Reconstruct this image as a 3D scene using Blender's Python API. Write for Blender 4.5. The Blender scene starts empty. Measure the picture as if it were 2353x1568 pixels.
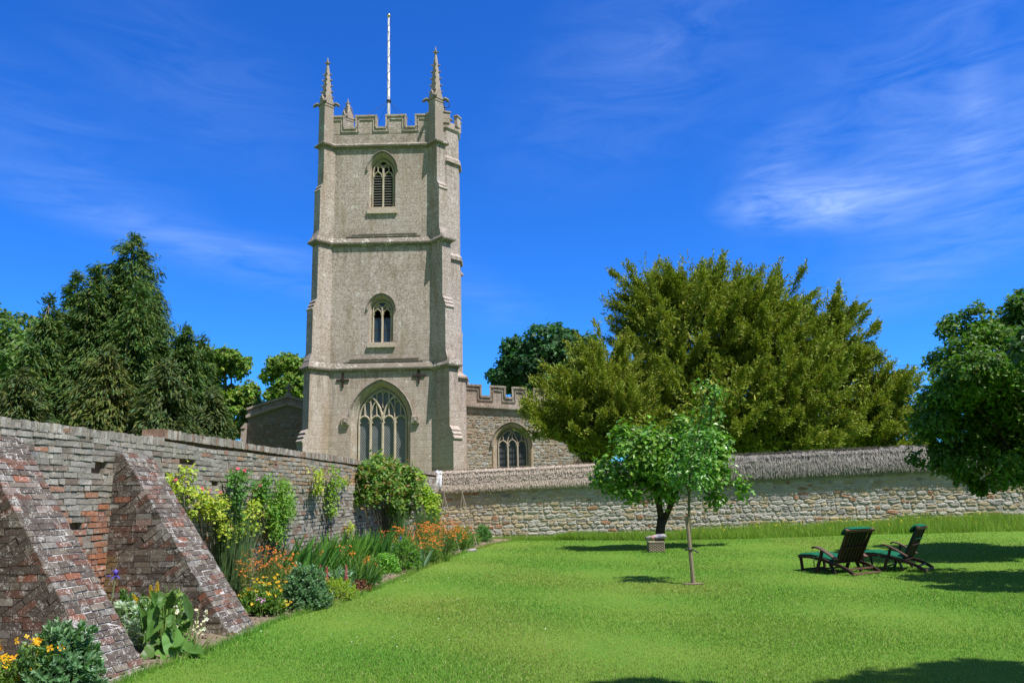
import bpy, math, random
import numpy as np
from mathutils import Vector, Matrix

random.seed(7)
RNG = np.random.default_rng(11)
scn = bpy.context.scene
COLL = scn.collection
R_ = math.radians

# ------------------------------------------------------------------ camera
F, CX, CY = 1829.0, 1176.0, 784.0          # measured on the photograph at 2352 px width
PITCH, ROLL, EYE = math.atan(378 / F), 0.0234, 1.7
cam_d = bpy.data.cameras.new('camera'); cam = bpy.data.objects.new('camera', cam_d); COLL.objects.link(cam)
cam_d.sensor_width = 36.0; cam_d.lens = F / 2352 * 36; cam_d.clip_end = 6000; cam_d.clip_start = 0.05
cam.matrix_world = Matrix.Translation((0, 0, EYE)) @ Matrix.Rotation(math.pi / 2 + PITCH, 4, 'X') @ Matrix.Rotation(-ROLL, 4, 'Z')
scn.camera = cam

# ------------------------------------------------------------------ light
SUN_AZ, SUN_EL = R_(50), R_(60.5)            # azimuth measured from straight behind the camera to the right
SUN_DIR = Vector((math.sin(SUN_AZ) * math.cos(SUN_EL), -math.cos(SUN_AZ) * math.cos(SUN_EL), math.sin(SUN_EL)))
sd = bpy.data.lights.new('sun', 'SUN'); sun = bpy.data.objects.new('sun', sd); COLL.objects.link(sun)
sd.energy = 5.0; sd.angle = R_(0.5); sd.color = (1.0, 0.95, 0.885)
sun.rotation_euler = SUN_DIR.to_track_quat('Z', 'Y').to_euler()
scn.view_settings.view_transform = 'Standard'; scn.view_settings.look = 'None'
scn.view_settings.exposure = 0.45; scn.view_settings.gamma = 1.0
scn.cycles.max_bounces = 6; scn.cycles.transparent_max_bounces = 4
scn.cycles.diffuse_bounces = 3; scn.cycles.glossy_bounces = 2; scn.cycles.transmission_bounces = 3

CAM_M = np.array(cam.matrix_world.to_3x3())
CAM_C = np.array([0, 0, EYE])
def ray(px, py):
    d = CAM_M @ np.array([(px - CX) / F, -(py - CY) / F, -1.0]); return d
def P(px, py, Y):
    d = ray(px, py); return CAM_C + d * (Y / d[1])
def proj(w):
    c = CAM_M.T @ (np.asarray(w, float) - CAM_C); return CX - F * c[0] / c[2], CY + F * c[1] / c[2]
def sstep(a, b, x):
    t = np.clip((np.asarray(x, float) - a) / (b - a), 0, 1); return t * t * (3 - 2 * t)
def gz(X, Y):
    Y = np.asarray(Y, float); X = np.asarray(X, float)
    y = np.clip(Y, 0, 30)
    z = .0155 * y + .00024 * y * y
    z = z + .035 * np.clip(X - 4, 0, 12) * sstep(18, 26, Y) * (1 - sstep(34, 40, Y))
    return z
def G(px, py):
    d = ray(px, py); lo, hi = 1.0, 60.0
    for _ in range(50):
        Y = (lo + hi) / 2
        if 1.7 + d[2] / d[1] * Y > gz(d[0] / d[1] * Y, Y): lo = Y
        else: hi = Y
    return np.array([d[0] / d[1] * Y, Y, float(gz(d[0] / d[1] * Y, Y))])
def at(px, Y):                               # point of the ground seen in column px at depth Y
    X = (px - CX) / F * Y
    for _ in range(8):
        q = proj((X, Y, gz(X, Y))); X += (px - q[0]) / F * Y
    return np.array([X, Y, float(gz(X, Y))])
def azel(px, py):
    d = ray(px, py); d = d / np.linalg.norm(d); return math.atan2(d[0], d[1]), math.asin(d[2])

# ------------------------------------------------------------------ node helper
class NT:
    def __init__(s, tree): s.t = tree; s.L = tree.links.new
    def n(s, kind, props=None, **ins):
        nd = s.t.nodes.new(kind)
        for k, v in (props or {}).items(): setattr(nd, k, v)
        for k, v in ins.items():
            k2 = int(k[1:]) if k[0] == '_' else k.replace('__', ' ')
            s.put(nd.inputs[k2], v)
        return nd
    def put(s, sock, v):
        if isinstance(v, bpy.types.NodeSocket): s.L(v, sock)
        else: sock.default_value = v
    def math(s, op, a, b=0.0, c=0.0, clamp=False):
        nd = s.n('ShaderNodeMath', {'operation': op, 'use_clamp': clamp}, _0=a, _1=b, _2=c); return nd.outputs[0]
    def mix(s, fac, a, b, mode='MIX'):
        nd = s.n('ShaderNodeMix', {'data_type': 'RGBA', 'blend_type': mode})
        s.put(nd.inputs[0], fac); s.put(nd.inputs[6], a); s.put(nd.inputs[7], b); return nd.outputs[2]
    def ramp(s, fac, stops):
        nd = s.n('ShaderNodeValToRGB', None, Fac=fac); el = nd.color_ramp.elements
        while len(el) < len(stops): el.new(0.5)
        for e, (p, c) in zip(el, stops):
            e.position = p; e.color = (c, c, c, 1) if not isinstance(c, tuple) else (*c, 1)
        return nd.outputs[0]
    def noise(s, vec, scale, detail=4.0, rough=.55, dist=0.0):
        nd = s.n('ShaderNodeTexNoise', None, Scale=scale, Detail=detail, Roughness=rough, Distortion=dist)
        if vec is not None: s.L(vec, nd.inputs['Vector'])
        return nd.outputs[0]

# ------------------------------------------------------------------ world: blue sky with thin cirrus
world = bpy.data.worlds.new('World'); scn.world = world; world.use_nodes = True
W = NT(world.node_tree); world.node_tree.nodes.clear()
sky = W.n('ShaderNodeTexSky', {'sky_type': 'NISHITA', 'sun_disc': False, 'sun_elevation': SUN_EL,
                               'sun_rotation': math.pi - SUN_AZ, 'altitude': 300, 'air_density': 1.0, 'dust_density': 0.3, 'ozone_density': 3.0})
hs = W.n('ShaderNodeHueSaturation', None, Hue=.508, Saturation=1.2, Value=1.0, Fac=1.0, Color=sky.outputs[0]).outputs[0]
skyc = W.mix(1.0, hs, (.29, .92, 1.64, 1), 'MULTIPLY')
geo = W.n('ShaderNodeTexCoord').outputs['Generated']
sep = W.n('ShaderNodeSeparateXYZ', None, _0=geo)
el_ = W.math('ARCSINE', sep.outputs[2]); az_ = W.math('ARCTAN2', sep.outputs[0], sep.outputs[1])
ae = W.n('ShaderNodeCombineXYZ', None, _0=az_, _1=el_, _2=0.0).outputs[0]
def wisp(px, py, rx, ry, ang, amp, seed, stretch=6.0, sc=7.0):
    a, e = azel(px, py)
    mp = W.n('ShaderNodeMapping', {'vector_type': 'TEXTURE'}, Vector=ae, Location=(a, e, 0), Rotation=(0, 0, R_(ang)), Scale=(rx / F, ry / F, 1))
    g = W.n('ShaderNodeTexGradient', {'gradient_type': 'SPHERICAL'}, Vector=mp.outputs[0]).outputs[1]
    mp2 = W.n('ShaderNodeMapping', None, Vector=ae, Location=(seed, seed * .37, 0), Rotation=(0, 0, R_(-ang)), Scale=(1, stretch, 1))
    nz = W.noise(mp2.outputs[0], sc, 7, .62, .9)
    nz = W.ramp(nz, [(.34, 0.0), (.78, 1.0)])
    g = W.math('POWER', g, 1.1)
    return W.math('MULTIPLY', W.math('MULTIPLY', g, nz), amp * .5)
wl = [wisp(1900, 465, 280, 75, -4, 1.9, 1.3, 5, 9), wisp(2200, 370, 380, 130, 12, .85, 2.7, 7, 7), wisp(1790, 400, 110, 170, -55, .7, 9.2, 5, 9),
      wisp(2100, 250, 520, 300, 20, .55, 4.1, 4, 6), wisp(2230, 520, 360, 120, 25, .6, 5.5, 6, 8), wisp(2240, 240, 60, 260, -8, .5, 3.5, 3, 9),
      wisp(1500, 130, 520, 260, 28, .42, 6.3, 4, 6), wisp(380, 540, 560, 75, -14, .55, 7.9, 6, 7), wisp(600, 575, 260, 45, -5, .5, 2.2, 6, 8),
      wisp(450, 190, 420, 190, -20, .30, 8.8, 4, 6), wisp(1100, 680, 240, 90, -25, .28, 1.9, 5, 7), wisp(180, 380, 400, 160, -30, .30, 3.9, 5, 6),
      wisp(2150, 620, 420, 100, 8, .3, 7.1, 5, 7)]
cl = wl[0]
for w_ in wl[1:]: cl = W.math('ADD', cl, w_)
cl = W.math('MINIMUM', cl, .62)
# unseen broken bright cloud added behind the camera to neutralise the blue ambient light
back = W.n('ShaderNodeMapRange', {'interpolation_type': 'SMOOTHSTEP'}, Value=sep.outputs[1]); back.inputs[1].default_value = .15; back.inputs[2].default_value = -.35
bk = W.math('MULTIPLY', back.outputs[0], W.ramp(W.noise(geo, 2.6, 6, .6), [(.36, .25), (.56, 1.0)]))
cl = W.math('MAXIMUM', cl, W.math('MULTIPLY', bk, .95))
cloudc = W.mix(back.outputs[0], (4.0, 5.6, 9.2, 1), (1.9, 1.95, 1.95, 1))
colr = W.mix(cl, skyc, cloudc)
bg = W.n('ShaderNodeBackground', None, Color=colr, Strength=.1)
W.L(bg.outputs[0], W.n('ShaderNodeOutputWorld').inputs[0])

# ------------------------------------------------------------------ mesh helpers
ORG = {}
def norm(v):
    v = np.asarray(v, float); return v / np.maximum(np.linalg.norm(v, axis=-1, keepdims=True), 1e-9)
class MB:
    def __init__(s): s.V = []; s.LP = []; s.ST = []; s.C = []; s.nv = 0
    def add(s, V, faces, col=(.5, .5, .5)):
        V = np.asarray(V, float).reshape(-1, 3)
        for f in faces:
            s.LP.append(np.asarray(f, np.int64) + s.nv); s.ST.append(np.array([len(f)]))
        s._c(V, col)
    def add_np(s, V, Fa, col):
        Fa = np.asarray(Fa, np.int64)
        s.LP.append((Fa + s.nv).ravel()); s.ST.append(np.full(len(Fa), Fa.shape[1])); s._c(np.asarray(V, float).reshape(-1, 3), col)
    def _c(s, V, col):
        s.V.append(V); col = np.asarray(col, float)
        s.C.append(np.broadcast_to(col, (len(V), 3)) if col.ndim == 1 else col.reshape(-1, 3)); s.nv += len(V)
    def boxes(s, O, U, Vv, Wv, col, jit=0.0):
        """O n,3 corner; U,V,W n,3 full edge vectors"""
        O = np.atleast_2d(O); n = len(O); U = np.broadcast_to(U, (n, 3)); Vv = np.broadcast_to(Vv, (n, 3)); Wv = np.broadcast_to(Wv, (n, 3))
        pts = np.stack([O, O + U, O + U + Vv, O + Vv, O + Wv, O + U + Wv, O + U + Vv + Wv, O + Vv + Wv], 1)
        if jit: pts = pts + RNG.normal(0, jit, pts.shape)
        fb = np.array([[0, 3, 2, 1], [4, 5, 6, 7], [0, 1, 5, 4], [1, 2, 6, 5], [2, 3, 7, 6], [3, 0, 4, 7]])
        Fa = (fb[None] + (np.arange(n) * 8)[:, None, None]).reshape(-1, 4)
        col = np.asarray(col, float); col = np.repeat(col, 8, 0) if col.ndim == 2 else col
        s.add_np(pts.reshape(-1, 3), Fa, col)
    def box(s, x0, x1, y0, y1, z0, z1, col=(.5, .5, .5)):
        s.boxes(np.array([[x0, y0, z0]]), (x1 - x0, 0, 0), (0, y1 - y0, 0), (0, 0, z1 - z0), col)
    def cbox(s, c, ax, size, col=(.5, .5, .5)):
        ax = norm(np.asarray(ax, float)); size = np.asarray(size, float); e = ax * size[:, None]
        s.boxes(np.array([np.asarray(c) - e.sum(0) / 2]), e[0], e[1], e[2], col)
    def bar(s, a, b, w, h, up=(0, 0, 1), col=(.5, .5, .5)):
        a = np.asarray(a, float); b = np.asarray(b, float); d = b - a; L = np.linalg.norm(d); d = d / L
        sd_ = np.cross(d, up); sd_ = sd_ / max(np.linalg.norm(sd_), 1e-6); u2 = np.cross(sd_, d)
        s.cbox((a + b) / 2, np.array([d, sd_, u2]), (L, w, h), col)
    def prism(s, poly, off, col=(.5, .5, .5)):
        p = np.asarray(poly, float); n = len(p); q = p + np.asarray(off, float)
        s.add(np.vstack([p, q]), [list(range(n))[::-1], list(range(n, 2 * n))] + [[i, (i + 1) % n, n + (i + 1) % n, n + i] for i in range(n)], col)
    def tube(s, pts, rad, n=6, col=(.5, .5, .5), cap=True):
        pts = np.asarray(pts, float); m = len(pts); rad = np.broadcast_to(rad, (m,))
        t = norm(np.gradient(pts, axis=0)); ref = np.array([0, 0, 1.]) if abs(t[0][2]) < .9 else np.array([1., 0, 0])
        a = np.cross(t, ref); a = norm(a); b = np.cross(t, a)
        th = np.arange(n) * 2 * math.pi / n
        V = pts[:, None] + rad[:, None, None] * (np.cos(th)[None, :, None] * a[:, None] + np.sin(th)[None, :, None] * b[:, None])
        fs = [[i * n + j, i * n + (j + 1) % n, (i + 1) * n + (j + 1) % n, (i + 1) * n + j] for i in range(m - 1) for j in range(n)]
        if cap: fs += [list(range(n))[::-1], [(m - 1) * n + j for j in range(n)]]
        s.add(V.reshape(-1, 3), fs, col)
    def loft(s, rings, col=(.5, .5, .5), cap=True):
        m = len(rings); n = len(rings[0])
        fs = [[i * n + j, i * n + (j + 1) % n, (i + 1) * n + (j + 1) % n, (i + 1) * n + j] for i in range(m - 1) for j in range(n)]
        if cap: fs += [list(range(n))[::-1], [(m - 1) * n + j for j in range(n)]]
        s.add(np.vstack(rings), fs, col)
    def build(s, name, mat, parent=None, smooth=False, local=False):
        V = np.vstack(s.V); o = np.zeros(3)
        if parent is not None and not local: o = ORG[parent.name]
        V = V - o
        me = bpy.data.meshes.new(name); LP = np.concatenate(s.LP).astype(np.int32); ST = np.concatenate(s.ST).astype(np.int32)
        me.vertices.add(len(V)); me.vertices.foreach_set('co', V.astype(np.float32).ravel())
        me.loops.add(len(LP)); me.loops.foreach_set('vertex_index', LP)
        me.polygons.add(len(ST)); me.polygons.foreach_set('loop_start', (np.cumsum(ST) - ST).astype(np.int32))
        me.polygons.foreach_set('use_smooth', np.full(len(ST), bool(smooth)))
        me.update(calc_edges=True)
        at_ = me.attributes.new('Col', 'FLOAT_COLOR', 'POINT')
        C4 = np.ones((len(V), 4), np.float32); C4[:, :3] = np.vstack(s.C); at_.data.foreach_set('color', C4.ravel())
        me.materials.append(mat); ob = bpy.data.objects.new(name, me); COLL.objects.link(ob)
        if parent is not None: ob.parent = parent
        ORG[ob.name] = o
        return ob
def tag(o, label=None, cat=None, group=None, kind=None):
    if label: o['label'] = label
    if cat: o['category'] = cat
    if group: o['group'] = group
    if kind: o['kind'] = kind
    return o
def thing(name, label, cat, loc, group=None, rotz=0.0):
    o = bpy.data.objects.new(name, None); COLL.objects.link(o); o.empty_display_size = .2
    o.location = tuple(float(c) for c in loc); o.rotation_euler = (0, 0, rotz); ORG[o.name] = np.array(loc, float)
    return tag(o, label, cat, group)

# ------------------------------------------------------------------ materials
def new_mat(name):
    m = bpy.data.materials.new(name); m.use_nodes = True; m.node_tree.nodes.clear(); n = NT(m.node_tree)
    n.out = n.n('ShaderNodeOutputMaterial'); return m, n
def finish(n, col, rough=.85, spec=.25, bump=None, bstr=.5, bdist=.01, **kw):
    b = n.n('ShaderNodeBsdfPrincipled'); n.put(b.inputs['Base Color'], col); n.put(b.inputs['Roughness'], rough); n.put(b.inputs['Specular IOR Level'], spec)
    for k, v in kw.items(): n.put(b.inputs[k.replace('__', ' ')], v)
    if bump is not None:
        bp = n.n('ShaderNodeBump', None, Strength=bstr, Distance=bdist, Height=bump); n.L(bp.outputs[0], b.inputs['Normal'])
    n.L(b.outputs[0], n.out.inputs[0]); return b
def attr(n): return n.n('ShaderNodeAttribute', {'attribute_name': 'Col'}).outputs[0]
def obco(n): return n.n('ShaderNodeTexCoord').outputs['Object']

def mat_plain(name, col, rough=.7, spec=.3, var=.25, sc=8.0, bump=.0, metal=0.0):
    m, n = new_mat(name); co = obco(n); nz = n.noise(co, sc, 5, .6)
    c = n.mix(nz, tuple(x * (1 - var) for x in col) + (1,), tuple(min(1, x * (1 + var)) for x in col) + (1,))
    finish(n, c, rough, spec, nz if bump else None, bump, .02, Metallic=metal); return m
def mat_leaf(name, trans=.32, rough=.5, spec=.35, tmul=(1.3, 1.5, .5)):
    m, n = new_mat(name); c = attr(n)
    b = n.n('ShaderNodeBsdfPrincipled'); n.L(c, b.inputs['Base Color']); b.inputs['Roughness'].default_value = rough; b.inputs['Specular IOR Level'].default_value = spec
    t = n.n('ShaderNodeBsdfTranslucent'); n.L(n.mix(1.0, c, (*tmul, 1), 'MULTIPLY'), t.inputs[0])
    mx = n.n('ShaderNodeMixShader', None, Fac=trans); n.L(b.outputs[0], mx.inputs[1]); n.L(t.outputs[0], mx.inputs[2]); n.L(mx.outputs[0], n.out.inputs[0]); return m
def mat_attr(name, rough=.9, spec=.2, nsc=30.0, var=.35, spots=0.0, spotcol=(.62, .60, .55), spsc=14.0, orange=0.0, bstr=.6, bdist=.008):
    m, n = new_mat(name); co = obco(n); c = attr(n)
    nz = n.noise(co, nsc, 6, .65)
    c = n.mix(1.0, c, n.ramp(nz, [(.25, 1 - var), (.75, 1 + var)]), 'MULTIPLY')
    if spots:
        big = n.noise(co, spsc * .18, 3, .5)
        sp = n.noise(co, spsc, 5, .7)
        f = n.math('ADD', n.math('MULTIPLY', sp, .62), n.math('MULTIPLY', big, .38))
        f = n.ramp(f, [(.60 - spots * .12, 0.0), (.66 - spots * .12, .85)])
        c = n.mix(f, c, (*spotcol, 1))
    if orange:
        sp = n.noise(co, 9.0, 6, .7); big = n.noise(co, 1.1, 2, .5)
        f = n.math('ADD', n.math('MULTIPLY', sp, .6), n.math('MULTIPLY', big, .4))
        c = n.mix(n.ramp(f, [(.60, 0.0), (.66, orange)]), c, (.46, .22, .03, 1))
    finish(n, c, rough, spec, nz, bstr, bdist); return m

M_leaf = mat_leaf('leaf')
M_leafgloss = mat_leaf('leaf_glossy', .25, .38, .5)
M_needle = mat_leaf('needle', .2, .6, .25, (1.2, 1.2, .5))
M_grass = mat_leaf('grass_blade', .40, .55, .25, (1.25, 1.25, .6))
M_petal = mat_leaf('petal', .35, .6, .2, (1.1, 1.0, .9))
M_bark = mat_attr('bark', .95, .1, 22, .5, .25, (.30, .30, .24), 10, 0, .9, .02)
M_stem = mat_attr('stem', .8, .2, 40, .2, 0)
M_brick = mat_attr('wall_brick', .92, .15, 38, .42, .44, (.47, .45, .40), 34, .8, .8, .012)
M_bbrick = mat_attr('buttress_brick', .9, .2, 30, .35, .50, (.50, .49, .45), 62, .0, .7, .01)
M_mortar = mat_attr('mortar', .95, .1, 30, .3, 0, bstr=.8)
M_stone = mat_attr('rubble_stone', .92, .2, 26, .35, .2, (.6, .58, .53), 12, 0, .8, .015)
M_straw = mat_attr('straw', .85, .25, 60, .25, 0)
M_teak = mat_attr('teak', .6, .3, 24, .3, 0, bstr=.2)
M_cloth = mat_attr('cloth', .9, .15, 60, .15, 0, bstr=.2)
M_iron = mat_plain('rusty_iron', (.035, .022, .018), .7, .3)
M_white = mat_plain('white_paint', (.56, .56, .54), .4, .5, .06)
M_gold = mat_plain('gilded', (.75, .6, .25), .3, .5, .05, metal=1.0)
M_wire = mat_plain('dark_wire', (.03, .03, .032), .6, .3)
M_plastic = mat_plain('white_plastic', (.72, .76, .82), .3, .5, .08, 12, .4)
M_lead = mat_plain('weathered_lead', (.22, .22, .22), .6, .4)
M_louvre = mat_plain('louvre_slate', (.20, .19, .175), .7, .3, .3, 14)
M_shadepaint = mat_plain('painted_interior_shade', (.012, .012, .013), .9, .1)  # near-black colour standing in for the unlit belfry interior

def mat_ashlar():
    m, n = new_mat('limestone_ashlar'); co = obco(n); sp = n.n('ShaderNodeSeparateXYZ', None, _0=co)
    u = n.math('ADD', sp.outputs[0], n.math('MULTIPLY', sp.outputs[1], .9))
    v = n.n('ShaderNodeCombineXYZ', None, _0=u, _1=sp.outputs[2], _2=0.0).outputs[0]
    bt = n.n('ShaderNodeTexBrick', {'offset': .43, 'squash': 1.0}, Vector=v, Scale=1.0, Mortar__Size=.012, Mortar__Smooth=.3, Bias=0.0, Brick__Width=.72, Row__Height=.34)
    bt.inputs['Color1'].default_value = (.34, .255, .20, 1); bt.inputs['Color2'].default_value = (.48, .39, .33, 1); bt.inputs['Mortar'].default_value = (.29, .23, .185, 1)
    c = bt.outputs[0]
    big = n.noise(co, .55, 5, .6)
    c = n.mix(n.ramp(big, [(.35, 0.0), (.7, .75)]), c, (.36, .305, .26, 1))
    fine = n.noise(co, 12.0, 8, .78)
    # grey-white lichen crust, denser on the upper stages
    h = n.n('ShaderNodeMapRange', None, Value=sp.outputs[2]); h.inputs[1].default_value = 5; h.inputs[2].default_value = 12; h.inputs[3].default_value = .0; h.inputs[4].default_value = .07
    f = n.math('ADD', fine, h.outputs[0])
    f = n.math('ADD', f, n.math('MULTIPLY', n.math('SUBTRACT', big, .5), .25))
    c = n.mix(n.ramp(f, [(.49, 0.0), (.58, .85)]), c, (.56, .50, .465, 1))
    dk = n.noise(co, 11.0, 8, .84)
    c = n.mix(n.ramp(n.math('ADD', dk, h.outputs[0]), [(.54, 0.0), (.64, .65)]), c, (.135, .105, .082, 1))
    # larger white patches
    wp = n.noise(co, 3.4, 4, .55, .4)
    c = n.mix(n.ramp(wp, [(.655, 0.0), (.675, .8)]), c, (.62, .60, .56, 1))
    # repaired, paler blocks and dark run-off streaks that start below the string courses
    rb = n.n('ShaderNodeTexBrick', {'offset': .43}, Vector=v, Scale=1.0, Mortar__Size=.0, Bias=-.72, Brick__Width=.72, Row__Height=.34); rb.inputs['Color1'].default_value = (0, 0, 0, 1); rb.inputs['Color2'].default_value = (1, 1, 1, 1)
    c = n.mix(n.math('MULTIPLY', rb.outputs[0], .30), c, (.50, .44, .37, 1))
    mp0 = n.n('ShaderNodeMapping', None, Vector=co, Scale=(3.2, 3.2, .35)); rn = n.noise(mp0.outputs[0], 1.6, 5, .65)
    for zt in (8.14, 14.85, 20.38):
        dz = n.math('SUBTRACT', zt - .15, sp.outputs[2]); w = n.math('MULTIPLY', n.math('GREATER_THAN', dz, 0.0), n.math('SUBTRACT', 1.0, n.math('DIVIDE', dz, 2.4), 0.0, True), 0.0, True)
        c = n.mix(n.math('MULTIPLY', w, n.ramp(rn, [(.46, 0.0), (.66, .75)])), c, (.16, .125, .09, 1))
        db = n.math('SUBTRACT', sp.outputs[2], zt + .2); wb = n.math('MULTIPLY', n.math('GREATER_THAN', db, 0.0), n.math('SUBTRACT', 1.0, n.math('DIVIDE', db, 1.1), 0.0, True), 0.0, True)
        c = n.mix(n.math('MULTIPLY', wb, n.ramp(n.noise(co, 3.0, 5, .65), [(.42, 0.0), (.6, .6)])), c, (.17, .15, .115, 1))
    # brown streaks
    mp = n.n('ShaderNodeMapping', None, Vector=co, Scale=(1.6, 1.6, .22)); st = n.noise(mp.outputs[0], 1.3, 5, .6)
    c = n.mix(n.ramp(st, [(.50, 0.0), (.72, .6)]), c, (.25, .19, .115, 1))
    # general dirt that follows the masonry's edges is left to the light
    hgt = n.math('ADD', n.math('MULTIPLY', fine, .5), n.math('MULTIPLY', bt.outputs[1], -.35))
    finish(n, c, .92, .15, hgt, .7, .03); return m
M_ashlar = mat_ashlar()
M_trim = mat_attr('dressed_stone', .92, .15, 16, .45, .55, (.55, .53, .48), 9, .0, .6, .02)
M_pinn = mat_attr('lichened_stone', .92, .15, 16, .4, .3, (.5, .48, .42), 7, .55, .6, .02)

def mat_glass(name, pitch, base, line, diag=True):
    m, n = new_mat(name); co = obco(n); sp = n.n('ShaderNodeSeparateXYZ', None, _0=co)
    x, z = sp.outputs[0], sp.outputs[2]
    if diag: a = n.math('ADD', n.math('MULTIPLY', x, 1.45), z); b = n.math('SUBTRACT', n.math('MULTIPLY', x, 1.45), z)
    else: a, b = x, z
    def ln(v, w):
        f = n.math('ABSOLUTE', n.math('SUBTRACT', n.math('FRACT', n.math('DIVIDE', v, pitch)), .5)); return n.math('GREATER_THAN', f, .5 - w)
    l = n.math('MAXIMUM', ln(a, .11), ln(b, .11))
    nz = n.noise(co, 5.0, 5, .6); nz2 = n.noise(co, 1.3, 3, .5)
    g = n.mix(n.ramp(nz, [(.3, 0.0), (.7, 1.0)]), tuple(k * .55 for k in base) + (1,), tuple(k * 1.4 for k in base) + (1,))
    g = n.mix(n.ramp(nz2, [(.35, 0.0), (.65, .5)]), g, tuple(k * .5 for k in base) + (1,))
    c = n.mix(l, g, (*line, 1))
    finish(n, c, .32, .45, n.noise(co, 9.0, 2), .25, .02); return m
M_glass_w = mat_glass('leaded_glass_behind_guard', .16, (.075, .083, .085), (.25, .26, .26))
M_glass_a = mat_glass('leaded_glass', .14, (.055, .06, .072), (.11, .115, .125))
M_glass_p = mat_plain('plain_glass', (.028, .05, .065), .12, .6, .3, 2)

def mat_lawn():
    m, n = new_mat('lawn_turf'); co = obco(n)
    a = n.noise(co, .5, 4, .6); b = n.noise(co, 5.0, 5, .65); d = n.noise(co, 60.0, 4, .7)
    c = n.mix(n.ramp(a, [(.35, 0.0), (.65, 1.0)]), (.10, .235, .03, 1), (.155, .26, .04, 1))
    c = n.mix(n.ramp(b, [(.35, 0.0), (.75, .5)]), c, (.17, .23, .03, 1))
    c = n.mix(1.0, c, n.ramp(d, [(.3, .6), (.7, 1.3)]), 'MULTIPLY')
    finish(n, c, .95, .05, d, .8, .02); return m
def mat_soil():
    m, n = new_mat('garden_soil'); co = obco(n); a = n.noise(co, 25.0, 6, .7); b = n.noise(co, 4.0, 4, .6)
    c = n.mix(a, (.12, .085, .055, 1), (.34, .27, .20, 1)); c = n.mix(n.ramp(b, [(.4, 0.0), (.7, .5)]), c, (.20, .16, .12, 1))
    finish(n, c, .95, .1, a, 1.0, .03); return m
M_lawn, M_soil = mat_lawn(), mat_soil()

# ================================================================== SETTING
KW, X0W = .1527, -6.95                       # line of the brick wall's face: X = X0W + KW*Y
def wx(Y): return X0W + KW * Y
WU = norm(np.array([KW, 1, 0])); WN = norm(np.array([1, -KW, 0]))      # along the wall / out of its face
def WP(px, py, out=0.0):                     # point of the brick wall's face (or a plane parallel to it)
    d = ray(px, py); d = d / d[1]; x0 = X0W + out * math.hypot(1, KW); Y = x0 / (d[0] - KW); return CAM_C + d * Y
def axis_lines(a, b, step, far): return np.concatenate([[-far, -far / 3, -far / 10], np.arange(a, b + .01, step), [far / 10, far / 3, far]])
gx = axis_lines(-40, 60, .8, 1800.0); gy = axis_lines(-12, 70, .6, 1800.0)
XX, YY = np.meshgrid(gx, gy); ZZ = gz(XX, YY) + .012 * np.sin(XX * 1.3 + YY * .7) * np.sin(YY * .9 - XX * .4) * (np.abs(XX) < 40)
nx, ny = len(gx), len(gy); idx = np.arange(nx * ny).reshape(ny, nx)
mb = MB(); mb.add_np(np.stack([XX, YY, ZZ], -1).reshape(-1, 3), np.stack([idx[:-1, :-1], idx[:-1, 1:], idx[1:, 1:], idx[1:, :-1]], -1).reshape(-1, 4), (.1, .2, .03))
o = mb.build('lawn', M_lawn, smooth=True); tag(o, kind='structure')

# lawn edge along the flower bed, and the bed itself
EDGE_PX = [(200, 1615), (330, 1548), (470, 1499), (588, 1449), (640, 1426), (760, 1391), (870, 1351), (960, 1311), (1010, 1291), (1070, 1269), (1130, 1251)]
EDGE = np.array([G(*p) for p in EDGE_PX]); EDGE = np.vstack([[EDGE[0][0] - .05, 4.0, 0], EDGE, [.6, 28.2, 0]])
def edge_x(Y): return np.interp(Y, EDGE[:, 1], EDGE[:, 0])
ys = np.arange(4.5, 27.8, .12); V = []; 
for y in ys:
    xa, xb = wx(y) - .05, edge_x(y) + .035 * math.sin(y * 9.1) + .02 * math.sin(y * 23)
    for t in np.linspace(0, 1, 9):
        x = xa + (xb - xa) * t; V.append((x, y, gz(x, y) + .012 + .05 * math.sin(math.pi * min(1, t * 1.06)) + RNG.normal(0, .012) * (t < .98) - .02 * (t == 1)))
idx = np.arange(len(V)).reshape(len(ys), 9); mb = MB()
mb.add_np(V, np.stack([idx[:-1, :-1], idx[:-1, 1:], idx[1:, 1:], idx[1:, :-1]], -1).reshape(-1, 4), (.3, .25, .2))
# clods and small stones on the soil
n = 1500; yy = RNG.uniform(6, 27, n); t = RNG.uniform(.35, .98, n); xx = wx(yy) + (edge_x(yy) - wx(yy)) * t; s = RNG.uniform(.01, .03, n)
mb.boxes(np.stack([xx, yy, gz(xx, yy) + .045], 1), np.stack([s, s * .3, s * 0], 1), np.stack([-s * .3, s, s * .2], 1), np.stack([s * 0, s * 0, s * .7], 1), (.3, .25, .2), .006)
tag(mb.build('flower_bed', M_soil), kind='structure')

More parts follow.
